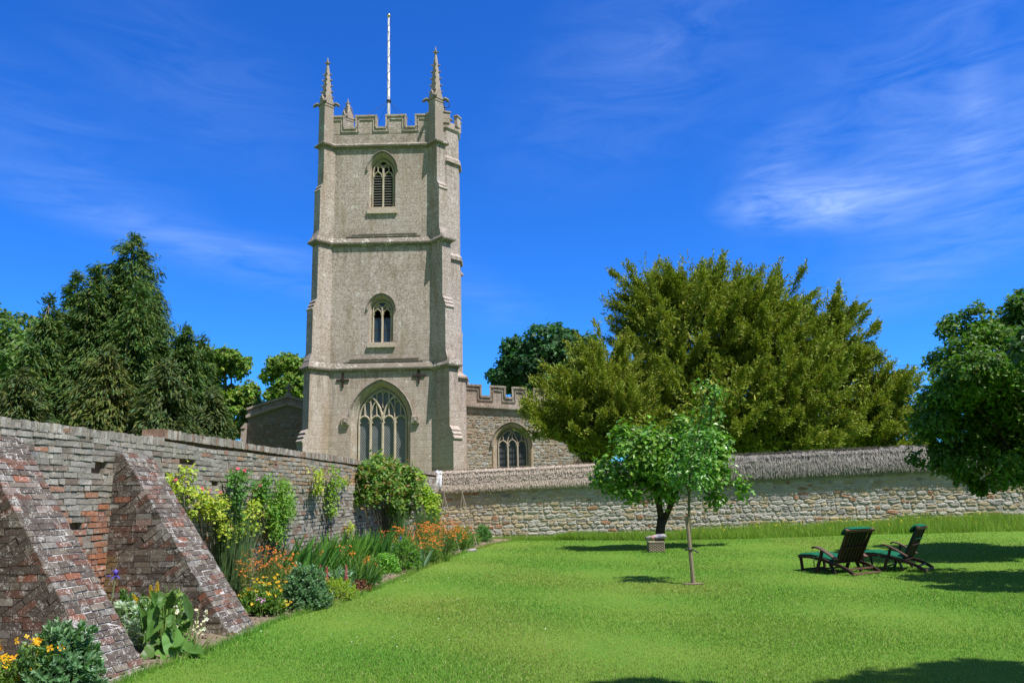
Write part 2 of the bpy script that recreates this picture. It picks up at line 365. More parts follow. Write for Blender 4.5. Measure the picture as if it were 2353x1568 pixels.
# ================================================================== BRICK GARDEN WALL
wall = thing('brick_wall', 'long weathered red brick garden wall with sloping buttresses behind the flower border', 'wall', (wx(16), 16, float(gz(wx(16), 16))))
YA, YS, YB = 4.2, 11.77, 27.93
TOP1, TOP2 = 2.80, 2.915
def h3(a, b): return (math.sin(a * 12.9898 + b * 78.233) * 43758.5453) % 1.0
def sm(a, b): 
    return .5 + .5 * math.sin(a * 1.7 + 1.3 * math.sin(b * 2.1)) * math.sin(b * 1.9 + math.sin(a * .9))
GREY = np.array([.29, .26, .22]); LGREY = np.array([.39, .36, .315]); BROWN = np.array([.20, .135, .10]); RED = np.array([.27, .115, .075]); ORNG = np.array([.38, .145, .07]); BLUE = np.array([.20, .20, .205])
def brick_col(y, z):
    r = random.random()
    red = 0.035
    if 8.3 < y < 11.2: red = max(red, .92 * float(sstep(2.15, 1.3, z)))
    if 11.2 <= y < 17.2: red = max(red, .42 * float(sstep(1.75, .9, z)) * (.4 + .8 * sm(y * 1.4, z)))
    if y < 8.3: red = .3
    if r < red:
        c = ORNG if random.random() < (.52 if y < 11.2 else .33) else (RED if random.random() < .6 else BROWN)
    else:
        q = random.random()
        pale = .15 + .65 * float(sstep(17, 23, y))
        c = LGREY if q < pale else (BROWN if q > .86 else (BLUE if q > .80 else GREY))
    if 13.5 < y < 22 and z > 1.9:
        w = float(sstep(1.9, 2.4, z)) * (1 - abs(y - 17.5) / 5) * sm(y * 2.3, z * 3) * 1.25
        if random.random() < w: c = np.array([.45, .23, .06]) * .55 + c * .45
    
    lg = .30 * sm(y * 3.1, z * 4.3) + .25 * float(sstep(1.2, 2.6, z))
    if y < 19: c = c * (1 - lg) + np.array([.30, .28, .235]) * lg
    return c * (1 + random.uniform(-.11, .11))
HOLES = [(9.75, 2.05), (9.2, 1.98), (9.62, 1.72), (10.05, 1.62), (10.35, 2.3), (10.25, 2.12), (12.35, 2.52), (12.6, 2.48), (12.9, 2.38), (13.3, 2.22), (11.95, 2.3), (17.9, 1.3), (20.2, 1.5), (11.5, 2.4)]
bk_, mo_ = MB(), MB()
O, U, V_, Wv, Cc = [], [], [], [], []; O2, U2, V2, W2 = [], [], [], []
L = .2325; nrow = int((TOP2 - .10 + .25) / .075)
for r in range(nrow):
    z = -.25 + r * .075; y = YA - random.random() * .2; flem = r % 2; k = 0
    while y < YB:
        k += 1
        hd = random.random() < .35
        l = (.112 if hd else L) * random.uniform(.94, 1.06); y1 = min(y + l * WU[1], YB)
        top = TOP1 if y < YS else TOP2
        g0 = float(gz(wx(y), y))
        if z < top - .185 + .075 and z > g0 - .15 and y1 - y > .05:
            hole = any(abs(y + l / 2 - hy) < .075 and abs(z + .037 - hz) < .038 for hy, hz in HOLES)
            if not hole:
                wv = .014 * math.sin(y * .9 + r * .13) + .008 * math.sin(y * 2.7 + r)
                dp = random.uniform(-.008, .006) - (.02 if random.random() < .03 else 0)
                ll = l - .012 - random.uniform(0, .006); hh = .064 - random.uniform(0, .007)
                p = np.array([wx(y), y, z + wv]) - WN * .09
                tilt = random.gauss(0, .012)
                O.append(p + WU * .006 + np.array([0, 0, .004])); U.append(WU * ll + np.array([0, 0, ll * tilt])); V_.append(np.array([0, 0, hh])); Wv.append(WN * (.09 + dp)); Cc.append(brick_col(y, z))
                O2.append(p - WN * .005); U2.append(WU * l); V2.append((0, 0, .075)); W2.append(WN * (.095 - .008 - random.uniform(0, .008)))
        y = y1
bk_.boxes(np.array(O), np.array(U), np.array(V_), np.array(Wv), np.array(Cc), .0035)
mo_.boxes(np.array(O2), np.array(U2), np.array(V2), np.array(W2), (.25, .225, .19), .001)
# solid core behind the face, and its back skin
for ya, yb, tp in ((YA, YS, TOP1), (YS, YB, TOP2)):
    a = np.array([wx(ya), ya, 0]); b = np.array([wx(yb), yb, 0])
    q = [a - WN * .088, b - WN * .088, b - WN * .36, a - WN * .36]
    mo_.prism([p + np.array([0, 0, -.3]) for p in q], (0, 0, tp - .12 + .3), (.20, .12, .08))
bk_.build('brickwork', M_brick, wall); mo_.build('mortar', M_mortar, wall)
# coping: bricks on edge along the top
mb = MB(); O, U, V_, Wv, Cc = [], [], [], [], []
y = YA
while y < YB - .04:
    tp = TOP1 if y < YS else TOP2
    w = random.uniform(.066, .078); p = np.array([wx(y), y, tp - .118]) - WN * .365
    wv = .012 * math.sin(y * 1.1) + .006 * math.sin(y * 3.3)
    hgt = .118 + wv + random.uniform(-.012, .01)
    O.append(p); U.append(WU * (w - .007)); V_.append((0, 0, hgt)); Wv.append(WN * (.366 + random.uniform(-.008, .008)))
    c = (LGREY if random.random() < .3 else GREY) * random.uniform(.8, 1.15)
    if y > YS and random.random() < .25: c = BROWN * 1.3
    Cc.append(c); y += w * WU[1]
mb.boxes(np.array(O), np.array(U), np.array(V_), np.array(Wv), np.array(Cc), .004)
p = np.array([wx(YS), YS - .02, TOP2 - .115]) - WN * .37
mb.boxes(np.array([p]), WU * .30, (0, 0, .13), WN * .372, (.27, .17, .125), .006)
mb.build('coping', M_brick, wall)

def clip(poly, a, nrm):                      # keep the side where (p-a).nrm >= 0 (2-D)
    out = []; m = len(poly)
    for i in range(m):
        p, q = poly[i], poly[(i + 1) % m]; dp = (p - a) @ nrm; dq = (q - a) @ nrm
        if dp >= 0: out.append(p)
        if (dp >= 0) != (dq >= 0): out.append(p + (q - p) * (dp / (dp - dq)))
    return out
def area(p):
    p = np.array(p); return .5 * abs(np.sum(p[:, 0] * np.roll(p[:, 1], -1) - p[:, 1] * np.roll(p[:, 0], -1)))
def bb_col(edge=0.0):
    r = random.random()
    c = np.array([.098, .078, .064]) if r < .55 else (np.array([.135, .072, .052]) if r < .73 else (np.array([.15, .125, .098]) if r < .965 else np.array([.22, .09, .055])))
    c = c * random.uniform(.85, 1.15)
    if random.random() < edge: c = c * .7 + np.array([.36, .355, .33]) * .3
    return c
def buttress(Yj, ztop, foot_z, proj_len=1.78, wid=.67):
    j = np.array([wx(Yj), Yj, 0.0]); bw, mo = MB(), MB(); Z = np.array([0, 0, 1.0])
    zb = foot_z - .12
    A = np.array([.10, ztop]); B = np.array([proj_len + .02, foot_z - .02]); d2 = (B - A) / np.linalg.norm(B - A); n2 = np.array([-d2[1], d2[0]])
    if n2[0] < 0: n2 = -n2
    SL = np.linalg.norm(B - A)
    tri = [np.array([-.02, ztop]), A, B, np.array([B[0], zb]), np.array([-.02, zb])]
    to3 = lambda p, w=0.0: j + WN * p[0] + Z * p[1] + WU * w
    core = [np.array([-.02, ztop - .01]), A - n2 * .055, B - n2 * .055, np.array([B[0] - .05, zb]), np.array([-.02, zb])]
    mo.prism([to3(p, .012) for p in core], WU * (wid - .024), (.36, .335, .30))
    # tumbled wedges along the raking edge, level courses elsewhere
    inner = [p - n2 * 0.0 for p in tri]
    wed = []; t = .12
    while t < SL - .25:
        Lw = random.uniform(.36, .44); a = A + d2 * t; b = A + d2 * min(t + Lw, SL)
        run = (b - a) @ d2; ang = math.atan2(-d2[1], d2[0]); acl = min(run * math.tan(ang), .62)
        wed.append((a, b, a - n2 * acl)); t += Lw + random.uniform(.10, .16)
    polys = []
    z = zb; r = 0
    while z < ztop:
        x = -.02 - random.random() * .2 - (.11 if r % 2 else 0)
        while x < proj_len + .1:
            l = random.choice((.225, .225, .112)); q = [np.array([x, z]), np.array([x + l, z]), np.array([x + l, z + .075]), np.array([x, z + .075])]
            for i in range(len(tri)):
                p0, p1 = tri[i], tri[(i + 1) % len(tri)]; e = p1 - p0; nn = np.array([e[1], -e[0]]); q = clip(q, p0, nn) if len(q) > 2 else []
            cur = [q] if len(q) > 2 else []
            for (a, b, c) in wed:
                ac = norm(c - a); side = d2                   # inside the wedge lies down-slope of AC
                nxt = []
                for pl in cur:
                    o1 = clip(pl, a, -side); 
                    if len(o1) > 2: nxt.append(o1)
                    i1 = clip(pl, a, side)
                    if len(i1) > 2:
                        i2 = clip(i1, b, norm(np.array([-(c - b)[1], (c - b)[0]])) * (1 if (c - b)[0] < 0 else -1))
                        if len(i2) > 2: nxt.append(i2)
                cur = nxt
            polys += [pl for pl in cur if area(pl) > .0006]
            x += l
        z += .075; r += 1
    for (a, b, c) in wed:
        k = 0; run = (b - a) @ d2; depth = np.linalg.norm(c - a)
        nb = max(1, int(round(run / .078))); hh = run / nb
        for k in range(nb):
            s0 = 0 if k % 2 else -.11
            while s0 < depth:
                q = [a + d2 * (k * hh) - n2 * s0, a + d2 * ((k + 1) * hh) - n2 * s0, a + d2 * ((k + 1) * hh) - n2 * (s0 + .225), a + d2 * (k * hh) - n2 * (s0 + .225)]
                T = [a, b, c]
                cen = sum(T) / 3
                for i in range(3):
                    p0, p1 = T[i], T[(i + 1) % 3]; e = p1 - p0; nn = np.array([-e[1], e[0]]); nn = nn if (cen - p0) @ nn > 0 else -nn
                    q = clip(q, p0, nn) if len(q) > 2 else []
                if len(q) > 2 and area(q) > .0005: polys.append(q)
                s0 += .225
    for pl in polys:
        pl = [np.asarray(p) for p in pl]; c = sum(pl) / len(pl)
        sh = [c + (p - c) * max(.5, 1 - .0052 / max(np.linalg.norm(p - c), .02) * 1.25) for p in pl]
        a2 = sum(sh[i][0] * sh[(i + 1) % len(sh)][1] - sh[(i + 1) % len(sh)][0] * sh[i][1] for i in range(len(sh)))
        if a2 < 0: sh = sh[::-1]
        col = bb_col(.08); pr = random.uniform(-.003, .007)
        dist = (A - c) @ n2
        if abs(dist) < .07 and random.random() < .25: col = col * .5 + np.array([.4, .4, .38]) * .5
        if c[1] < zb + .30 + .25 * (c[0] < .4): col = col * .6 + np.array([.22, .18, .12]) * .4
        if c[0] < .16 and c[1] < 1.2: col = col * .5 + np.array([.26, .17, .05]) * .5
        bw.prism([to3(p, -pr) for p in sh], WU * (.03 + pr), col)
        bw.prism([to3(p, wid - .03) for p in sh[::-1]][::-1], WU * (.03 + pr), col)
    # raking face: courses square to the slope
    D3 = WN * d2[0] + Z * d2[1]; N3 = WN * n2[0] + Z * n2[1]
    t = 0.0; r = 0; O, U, V_, Wv, Cc = [], [], [], [], []
    while t < SL:
        w = -.004 - (0 if r % 2 else .11)
        while w < wid:
            l = .2225; w0 = max(w, -.004); w1 = min(w + l, wid + .004)
            if w1 - w0 > .04:
                pr = random.uniform(-.005, .006)
                O.append(to3(A + d2 * (t + .005), w0 + .006) - N3 * .06); U.append(WU * (w1 - w0 - .012)); V_.append(D3 * (.076 - .011)); Wv.append(N3 * (.06 + pr)); Cc.append(bb_col(.06 + .25 * (w0 < .05)))
            w += l
        t += .076; r += 1
    bw.boxes(np.array(O), np.array(U), np.array(V_), np.array(Wv), np.array(Cc), .003)
    # mortar bed under the raking bricks
    mo.boxes(np.array([to3(A, .004) - N3 * .062]), WU * (wid - .008), D3 * SL, N3 * .053, (.47, .45, .42))
    # worn foot
    bw.boxes(np.array([to3(np.array([proj_len - .06, zb]), .01)]), WU * (wid - .02), WN * .12, Z * .14, (.30, .27, .23), .012)
    o = bw.build('buttress', M_bbrick, wall); mo.build('mortar', M_mortar, o)
buttress(8.93 - .67, 2.57, .15)
buttress(10.66, 2.52, .185)

# ================================================================== STONE WALL WITH THATCHED TOP
def rubble(u, nrm, o, length, zb_f, zt_f, hr, lr, colf, mbs, bulge=.03, rows_tilt=.02, skip=None):
    """random coursed rubble stones laid on the plane o + u*s + z ; zb_f / zt_f give the heights along s"""
    z = min(zb_f(0), zb_f(length)) - .1; zmax = max(zt_f(t) for t in np.linspace(0, length, 9))
    Z = np.array([0, 0, 1.])
    while z < zmax:
        h = random.uniform(*hr); s = -random.random() * .2; ph = random.random() * 6
        while s < length:
            l = random.uniform(*lr) * (1 if random.random() < .8 else .55); hh = h * random.uniform(.72, 1.08); zz = z + .03 * math.sin(s * 1.1 + ph) + rows_tilt * s
            two = h > hr[0] * 1.6 and random.random() < .28
            for part in ((0, .5), (.5, 1)) if two else ((0, 1),):
                z0 = zz + hh * part[0]; h1 = hh * (part[1] - part[0])
                if z0 + h1 * .7 < zt_f(s) and z0 + h1 > zb_f(s) - .12 and not (skip and skip(s + l / 2, z0 + h1 / 2)):
                    a, b = l / 2 - .008, h1 / 2 - .007; c = np.array([s + l / 2, z0 + h1 / 2]); ex = random.uniform(2.2, 4.5); m = 9
                    ring = []
                    rot = random.gauss(0, .06)
                    for i in range(m):
                        th = 2 * math.pi * (i + random.uniform(-.28, .28)) / m; ct, st = math.cos(th), math.sin(th)
                        rr = (abs(ct) ** ex + abs(st) ** ex) ** (-1 / ex) * random.uniform(.88, 1.07)
                        x, y = ct * rr * a, st * rr * b; ring.append(c + np.array([x * math.cos(rot) - y * math.sin(rot), x * math.sin(rot) + y * math.cos(rot)]))
                    ring = np.array(ring); pr = random.uniform(.3, 1.0) * bulge
                    def w3(pts, off): return o + np.outer(pts[:, 0], u) + np.outer(pts[:, 1], Z) + nrm * np.asarray(off).reshape(-1, 1)
                    inner = c + (ring - c) * random.uniform(.66, .82)
                    rings = [w3(ring, np.full(m, -.05)), w3(ring, np.full(m, pr * .15)), w3(inner, pr + RNG.normal(0, bulge * .22, m))]
                    mbs.loft(rings, colf(c[0], c[1]))
            s += l
        z += h * .96
SU = norm(np.array([1, -KW, 0])); SN = norm(np.array([-KW, -1, 0]))
S0 = np.array([wx(27.9) - .1, 27.9 + .1 * KW, 0.0]); SL_ = 21.0
def swz(s): p = S0 + SU * s; return float(gz(p[0], p[1]))
def eave(s): return float(np.interp(s, [0, 5.5, 10, 15, 21], [2.28, 2.42, 2.48, 2.60, 2.68]))
swall = thing('stone_wall', 'rubble stone garden wall with thatched top across the end of the lawn', 'wall', S0 + SU * 8 + np.array([0, 0, swz(8)]))
def stone_col(s, z):
    r = random.random(); tan = .42 if s < 3 else (.26 if s < 11 else .36)
    if r < tan * 1.15: c = np.array([.47, .39, .26]) if random.random() < .84 else np.array([.37, .21, .125])
    elif r < tan + .12: c = np.array([.30, .29, .275])
    else: c = np.array([.50, .475, .43])
    return c * random.uniform(.82, 1.14)
mb = MB(); rubble(SU, SN, S0, SL_, lambda s: swz(s), lambda s: eave(s) + .12, (.085, .17), (.13, .40), stone_col, mb, .022, .006)
mb.build('stonework', M_stone, swall)
mb = MB(); st_ = np.linspace(-.05, SL_, 22)
for a, b in zip(st_[:-1], st_[1:]):
    q = [S0 + SU * a - SN * .006, S0 + SU * b - SN * .006, S0 + SU * b - SN * .5, S0 + SU * a - SN * .5]
    tc = .5 * max(0, 1 - a / 6); c = np.array([.46, .38, .22]) * tc + np.array([.47, .44, .38]) * (1 - tc)
    V = [p + np.array([0, 0, swz(a) - .3]) for p in q] + [p + np.array([0, 0, eave((a + b) / 2) + .15]) for p in q]
    mb.add(V, [[0, 3, 2, 1], [4, 5, 6, 7], [0, 1, 5, 4], [1, 2, 6, 5], [2, 3, 7, 6], [3, 0, 4, 7]], c)
mb.build('mortar', M_mortar, swall)
S_NEW = 5.55
PROF = np.array([(.13, -.02), (.14, .04), (.10, .24), (.065, .44), (.01, .60), (-.05, .66), (-.25, .645), (-.42, .56), (-.55, .38), (-.74, .0), (-.66, -.05), (.1, -.06)])
PROF_OLD = np.array([(.12, -.06), (.165, .03), (.17, .18), (.14, .36), (.07, .52), (-.05, .60), (-.25, .60), (-.45, .52), (-.62, .34), (-.78, .0), (-.66, -.06), (.1, -.08)])
def thatch(s0, s1, prof, name, colf, wob, scale_f, nstr, strlen, lab):
    ss = np.arange(s0, s1 + .01, .12); rings = []
    for s in ss:
        k = scale_f(s)
        w = RNG.normal(0, wob, prof.shape) + wob * 1.6 * np.sin(s * 2.3 + np.arange(len(prof))[:, None] * .8)
        pr = prof * np.array([1, k]) + w
        rings.append(S0 + SU * s + np.outer(pr[:, 0], SN) + np.outer(pr[:, 1] + eave(s), (0, 0, 1.)))
    mb = MB(); mb.loft(rings, colf(0) * .8)
    n = nstr; s = RNG.uniform(s0, s1 - .01, n); t = RNG.uniform(0.0, 5.3, n) if wob < .02 else RNG.uniform(0, 6.5, n)
    i = t.astype(int); f = t - i; k = np.array([scale_f(x) for x in s]); ev = np.array([eave(x) for x in s])
    pa = prof[i] * (1 - f)[:, None] + prof[i + 1] * f[:, None]
    dr = norm(prof[i] - prof[i + 1]); nn = np.stack([-dr[:, 1], dr[:, 0]], 1); nn = np.where((nn[:, :1] + nn[:, 1:]) < 0, -nn, nn)
    pos = S0 + s[:, None] * SU + (pa[:, :1] + nn[:, :1] * .012) * SN + np.outer(pa[:, 1] * k + ev + nn[:, 1] * .012, (0, 0, 1.))
    D = dr[:, :1] * SN + np.outer(dr[:, 1], (0, 0, 1.)) + RNG.normal(0, .10 + wob * 6, (n, 1)) * SU; D = norm(D)
    Nn = nn[:, :1] * SN + np.outer(nn[:, 1], (0, 0, 1.)) + RNG.normal(0, .2, (n, 3))
    Ls = RNG.uniform(.6, 1.3, n) * strlen; S = norm(np.cross(D, Nn)); wd = RNG.uniform(.006, .013, n)[:, None]
    lift = norm(Nn) * RNG.uniform(.0, .03 + wob, n)[:, None]
    V = np.stack([pos - S * wd * .6, pos + S * wd * .6, pos + D * Ls[:, None] + S * wd * .4 + lift, pos + D * Ls[:, None] - S * wd * .4 + lift], 1)
    cc = np.stack([colf(1) for _ in range(n)]); mb.add_np(V.reshape(-1, 3), np.arange(4 * n).reshape(n, 4), np.repeat(cc, 4, 0))
    o = mb.build(name, M_straw, swall); o['label'] = lab; return o
newcol = lambda k: np.array([.52, .44, .36]) * random.uniform(.86, 1.12)
oldcol = lambda k: np.array([.33, .31, .28]) * random.uniform(.75, 1.2)
tn = thatch(-.12, S_NEW, PROF, 'thatch', newcol, .004, lambda s: 1.0 - .05 * s / 5.5, 9000, .10, 'newly laid pale straw thatch with a pattern of rods')
to = thatch(S_NEW + .02, SL_, PROF_OLD, 'thatch', oldcol, .022, lambda s: float(np.interp(s, [5.5, 7, 10, 21], [.95, 1.05, 1.12, 1.02])), 22000, .16, 'old grey shaggy thatch')
mb = MB()
def tpt(s, t, lift=.02):
    i = int(t); f = t - i; p = PROF[i] * (1 - f) + PROF[i + 1] * f; d = norm(PROF[i + 1] - PROF[i]); k = 1.0 - .05 * s / 5.5
    nn = np.array([d[1], -d[0]]); nn = nn if nn.sum() > 0 else -nn
    return S0 + SU * s + SN * (p[0] + nn[0] * lift) + np.array([0, 0, p[1] * k + eave(s) + nn[1] * lift])
for t in (1.75, 2.75, 3.75):
    mb.tube([tpt(s, t + .03 * math.sin(s * 5)) for s in np.arange(-.1, S_NEW, .15)], .0065, 4)
for k in range(12):
    a = .05 + k * .455
    for t0, t1 in ((1.75, 2.75), (2.75, 1.75)): mb.tube([tpt(a + .455 * f, t0 + (t1 - t0) * f, .026) for f in np.linspace(0, 1, 4)], .0055, 4)
mb.build('hazel_rods', M_wire, tn)
mb = MB()
for a, b in zip(np.arange(S_NEW, SL_ - .9, 1.0), np.arange(S_NEW + 1.0, SL_, 1.0)):
    pa, pb = S0 + SU * a + SN * .08 + np.array([0, 0, eave(a) - .07]), S0 + SU * (b - .004) + SN * .08 + np.array([0, 0, eave(b) - .07])
    mb.bar(pa, pb, .05, .10, col=(.24, .24, .17))
mb.build('eaves_board', M_teak, swall)
# plastic sheet wrapped over the raw end of the thatch
mb = MB(); rings = []
for s in np.linspace(.02, .28, 6):
    pr = PROF[1:6] * 1.03 + RNG.normal(0, .014, (5, 2)) + np.array([.035, .0]); inn = PROF[1:6] * .93
    ring = np.vstack([pr, inn[::-1]]); rings.append(S0 + SU * s + np.outer(ring[:, 0], SN) + np.outer(ring[:, 1] + eave(0), (0, 0, 1.)))
mb.loft(rings)
o = mb.build('plastic_sheet', M_plastic, smooth=True); tag(o, 'crumpled white plastic sheet tied over the raw end of the new thatch', 'plastic sheet')

# ================================================================== CHURCH
YF = 40.0
CHX = -6.68
church = thing('church', 'grey stone church with a tall embattled tower and pinnacles behind the garden walls', 'church', (CHX, YF, .6))
STC = np.array([.34, .285, .24]); STD = np.array([.22, .19, .16]); STL = np.array([.44, .365, .295])
S2 = math.sqrt(.5)
def outline(xl, xr, yf, yb, Dg, w, e=0.0):
    xl, xr, yf, yb = xl - e, xr + e, yf - e, yb + e; Dg = Dg + e - e / S2; w = w + 2 * e; j = w / 2 / S2; pts = []
    for (cx, cy, dx, dy) in ((xl, yf, -1, -1), (xr, yf, 1, -1), (xr, yb, 1, 1), (xl, yb, -1, 1)):
        c = np.array([cx, cy]); d = np.array([dx, dy]) * S2; p = np.array([-d[1], d[0]])
        # counter-clockwise round the plan
        first = np.array([cx, cy + (-dy) * j]) if dx * dy > 0 else np.array([cx + (-dx) * j, cy])
        last = np.array([cx + (-dx) * j, cy]) if dx * dy > 0 else np.array([cx, cy + (-dy) * j])
        pts += [first, c + d * Dg - p * w / 2, c + d * Dg + p * w / 2, last]
    return np.array(pts)
def at_z(o2, z): return np.column_stack([o2, np.full(len(o2), z)])
STG = {1: (-9.72, -3.57, 40.0, 46.1), 2: (-9.74, -3.70, 40.05, 46.05), 3: (-9.73, -3.86, 40.10, 46.0), 4: (-9.74, -3.88, 40.10, 46.0)}
BW_ = .58
def arch(cx, hw, zs, rise, zsill, n=14):
    R = (rise * rise + hw * hw) / (2 * hw); a1 = math.acos(max(-1, min(1, (R - hw) / R))); L_ = []
    for i in range(n + 1):
        a = a1 * i / n; L_.append((cx - hw + R - R * math.cos(a), zs + R * math.sin(a)))
    return [(cx - hw, zsill)] + L_ + [(2 * cx - x, z) for x, z in L_[-2::-1]] + [(cx + hw, zsill)]
def arch_z(x, cx, hw, zs, rise):
    R = (rise * rise + hw * hw) / (2 * hw); q = R * R - (R - hw + abs(x - cx)) ** 2; return zs + math.sqrt(max(q, 0))
def face_hole(mb, y, x0, x1, z0, z1, A, col):
    xa, xb = A[0][0], A[-1][0]; zsill = A[0][1]
    q = lambda a, b, c, d: mb.add([(p[0], y, p[1]) for p in (a, b, c, d)], [[0, 1, 2, 3]], col)
    q((x0, z0), (xa, z0), (xa, z1), (x0, z1)); q((xb, z0), (x1, z0), (x1, z1), (xb, z1)); q((xa, z0), (xb, z0), (xb, zsill), (xa, zsill))
    for p, r in zip(A[1:-2], A[2:-1]): q(p, r, (r[0], z1), (p[0], z1))
def bar2d(mb, pts, y0, y1, w, col):
    """moulded stone bar following a polyline in the wall plane; chamfered front"""
    pts = np.array(pts, float); t = norm(np.gradient(pts, axis=0)); nn = np.stack([-t[:, 1], t[:, 0]], 1)
    rings = []
    for p, k in zip(pts, nn):
        sec = [(-w / 2, y1), (-w / 2, y0 + (y1 - y0) * .45), (-w * .2, y0), (w * .2, y0), (w / 2, y0 + (y1 - y0) * .45), (w / 2, y1)]
        rings.append(np.array([(p[0] + k[0] * s_, yy, p[1] + k[1] * s_) for s_, yy in sec]))
    mb.loft(rings, col)
def arc2(a, b, rise, n=8):
    """small two-centred arch head from a to b"""
    cx = (a[0] + b[0]) / 2; hw = (b[0] - a[0]) / 2; return arch(cx, hw, a[1], rise, a[1], n)[1:-1]

# --- tower shaft, stage by stage
tw = MB()
def ring_loft(mb, rings, skip_front, col):
    for r0, r1 in zip(rings[:-1], rings[1:]):
        n = len(r0)
        for i in range(n):
            if skip_front and i == 3: continue
            k = (i + 1) % n; mb.add([r0[i], r0[k], r1[k], r1[i]], [[0, 1, 2, 3]], col)
def steps(st, prof):
    xl, xr, yf, yb = STG[st]; return [at_z(outline(xl, xr, yf, yb, D, BW_), z) for z, D in prof]
W1 = dict(cx=P(874.5, 959, YF)[0], hw=1.50, zs=6.05, rise=1.98, zsill=2.3)
W2 = dict(cx=P(875.5, 709, YF)[0], hw=.63, zs=11.86, rise=.70, zsill=9.98)
W3 = dict(cx=P(877.5, 388, YF)[0], hw=.71, zs=19.58, rise=.94, zsill=17.32)
A1, A2, A3 = arch(**W1), arch(**W2), arch(**W3)
ZS3, ZS2, ZS1 = 8.74, 15.45, 20.98
ring_loft(tw, steps(1, [(-.3, 1.14), (4.98, 1.14), (5.0, 1.20), (5.06, 1.20), (5.22, 1.06), (5.22, 1.12), (5.27, 1.12), (5.42, .98), (5.42, 1.03), (5.47, 1.03), (5.66, .86), (ZS3, .86)]), True, STC)
ring_loft(tw, steps(2, [(ZS3, .90), (9.1, .90), (9.5, .78), (11.72, .78), (11.74, .83), (11.80, .83), (11.95, .70), (11.95, .75), (12.0, .75), (12.15, .63), (12.15, .67), (12.2, .67), (12.34, .56), (ZS2, .56)]), True, STC)
ring_loft(tw, steps(3, [(ZS2, .66), (15.75, .66), (16.1, .56), (18.25, .56), (18.27, .60), (18.32, .60), (18.47, .49), (18.47, .53), (18.52, .53), (18.7, .40), (ZS1, .40)]), True, STC)
for st, z0, z1, A in ((1, -.3, ZS3, A1), (2, ZS3, ZS2, A2), (3, ZS2, ZS1, A3)):
    xl, xr, yf, yb = STG[st]; j = BW_ / 2 / S2; face_hole(tw, yf, xl + j, xr - j, z0, z1, A, STC)
xl, xr, yf, yb = STG[3]
tw.add([(xl, yf, ZS1), (xr, yf, ZS1), (xr, yb, ZS1), (xl, yb, ZS1)], [[0, 1, 2, 3]], STC)
tw.build('tower', M_ashlar, church)
# --- string courses
for st, z, D in ((1, ZS3, .88), (2, ZS2, .62), (3, ZS1, .40)):
    xl, xr, yf, yb = STG[st]; mb = MB()
    prof = [(z - .20, .004), (z - .11, .07), (z - .09, .15), (z - .01, .17), (z + .03, .155), (z + (.30 if st < 3 else .14), .006 if st < 3 else .02)]
    ring_loft(mb, [at_z(outline(xl, xr, yf, yb, D, BW_, e), zz) for zz, e in prof], False, STD)
    if st < 3:   # thin slabs of the weathering above the string
        for k in range(2): mb.box(xl + 1.1 + .3 * k, xr - 1.0 - .2 * k, yf - .05, yf + .03, z + .33 + .12 * k, z + .38 + .12 * k, STD * .9)
    mb.build('string_course', M_trim, church)

# --- windows
def window(W_, inner, depth, name, yf, hood=True, stops=False, light_w=None):
    A = arch(**W_); B = arch(**inner); m = len(A); mb = MB(); pa = np.array([(x, yf - .004, z) for x, z in A]); 
    mid = .5 * (np.array(A) + np.array(B)); pm = np.array([(x, yf + depth * .45, z) for x, z in mid]); pm2 = np.array([(x + (W_['cx'] - x) * .04, yf + depth * .5, z) for x, z in mid]); pb = np.array([(x, yf + depth, z) for x, z in B])
    for r0, r1 in ((pa, pm), (pm, pm2), (pm2, pb)):
        for i in range(m): k = (i + 1) % m; mb.add([r0[k], r0[i], r1[i], r1[k]], [[0, 1, 2, 3]], STL * .85 if i < m - 1 else STD)
    # narrow face ring that finishes the opening, and the sill block
    o_ = mb.build('window', M_trim, church)
    hm = MB()
    if hood:
        H = arch(W_['cx'], W_['hw'] + .10, W_['zs'], W_['rise'] + .12, W_['zs'] - .05, 16)
        pts = np.array(H); t = norm(np.gradient(pts, axis=0)); nn = np.stack([-t[:, 1], t[:, 0]], 1); rings = []
        for p, k in zip(pts, nn):
            sec = [(-.045, yf), (-.04, yf - .06), (.015, yf - .10), (.045, yf - .08), (.055, yf)]
            rings.append(np.array([(p[0] + k[0] * s_, yy, p[1] + k[1] * s_) for s_, yy in sec]))
        hm.loft(rings, STD * 1.1)
        if stops:
            for sx in (-1, 1):
                x = W_['cx'] + sx * (W_['hw'] + .26); z = W_['zs'] - .05
                hm.box(x - .19, x + .19, yf - .15, yf - .003, z - .12, z + .26, STL); hm.box(x - .13, x + .13, yf - .18, yf - .147, z - .06, z + .20, STD)
                hm.box(x - .06, x + .06, yf - .21, yf - .177, z + .01, z + .13, STL)
        hm.build('hood_mould', M_trim, o_)
    gl = MB(); gl.add([(x, yf + depth - .03, z) for x, z in B], [list(range(m))], (.1, .1, .1))
    return o_, gl, B
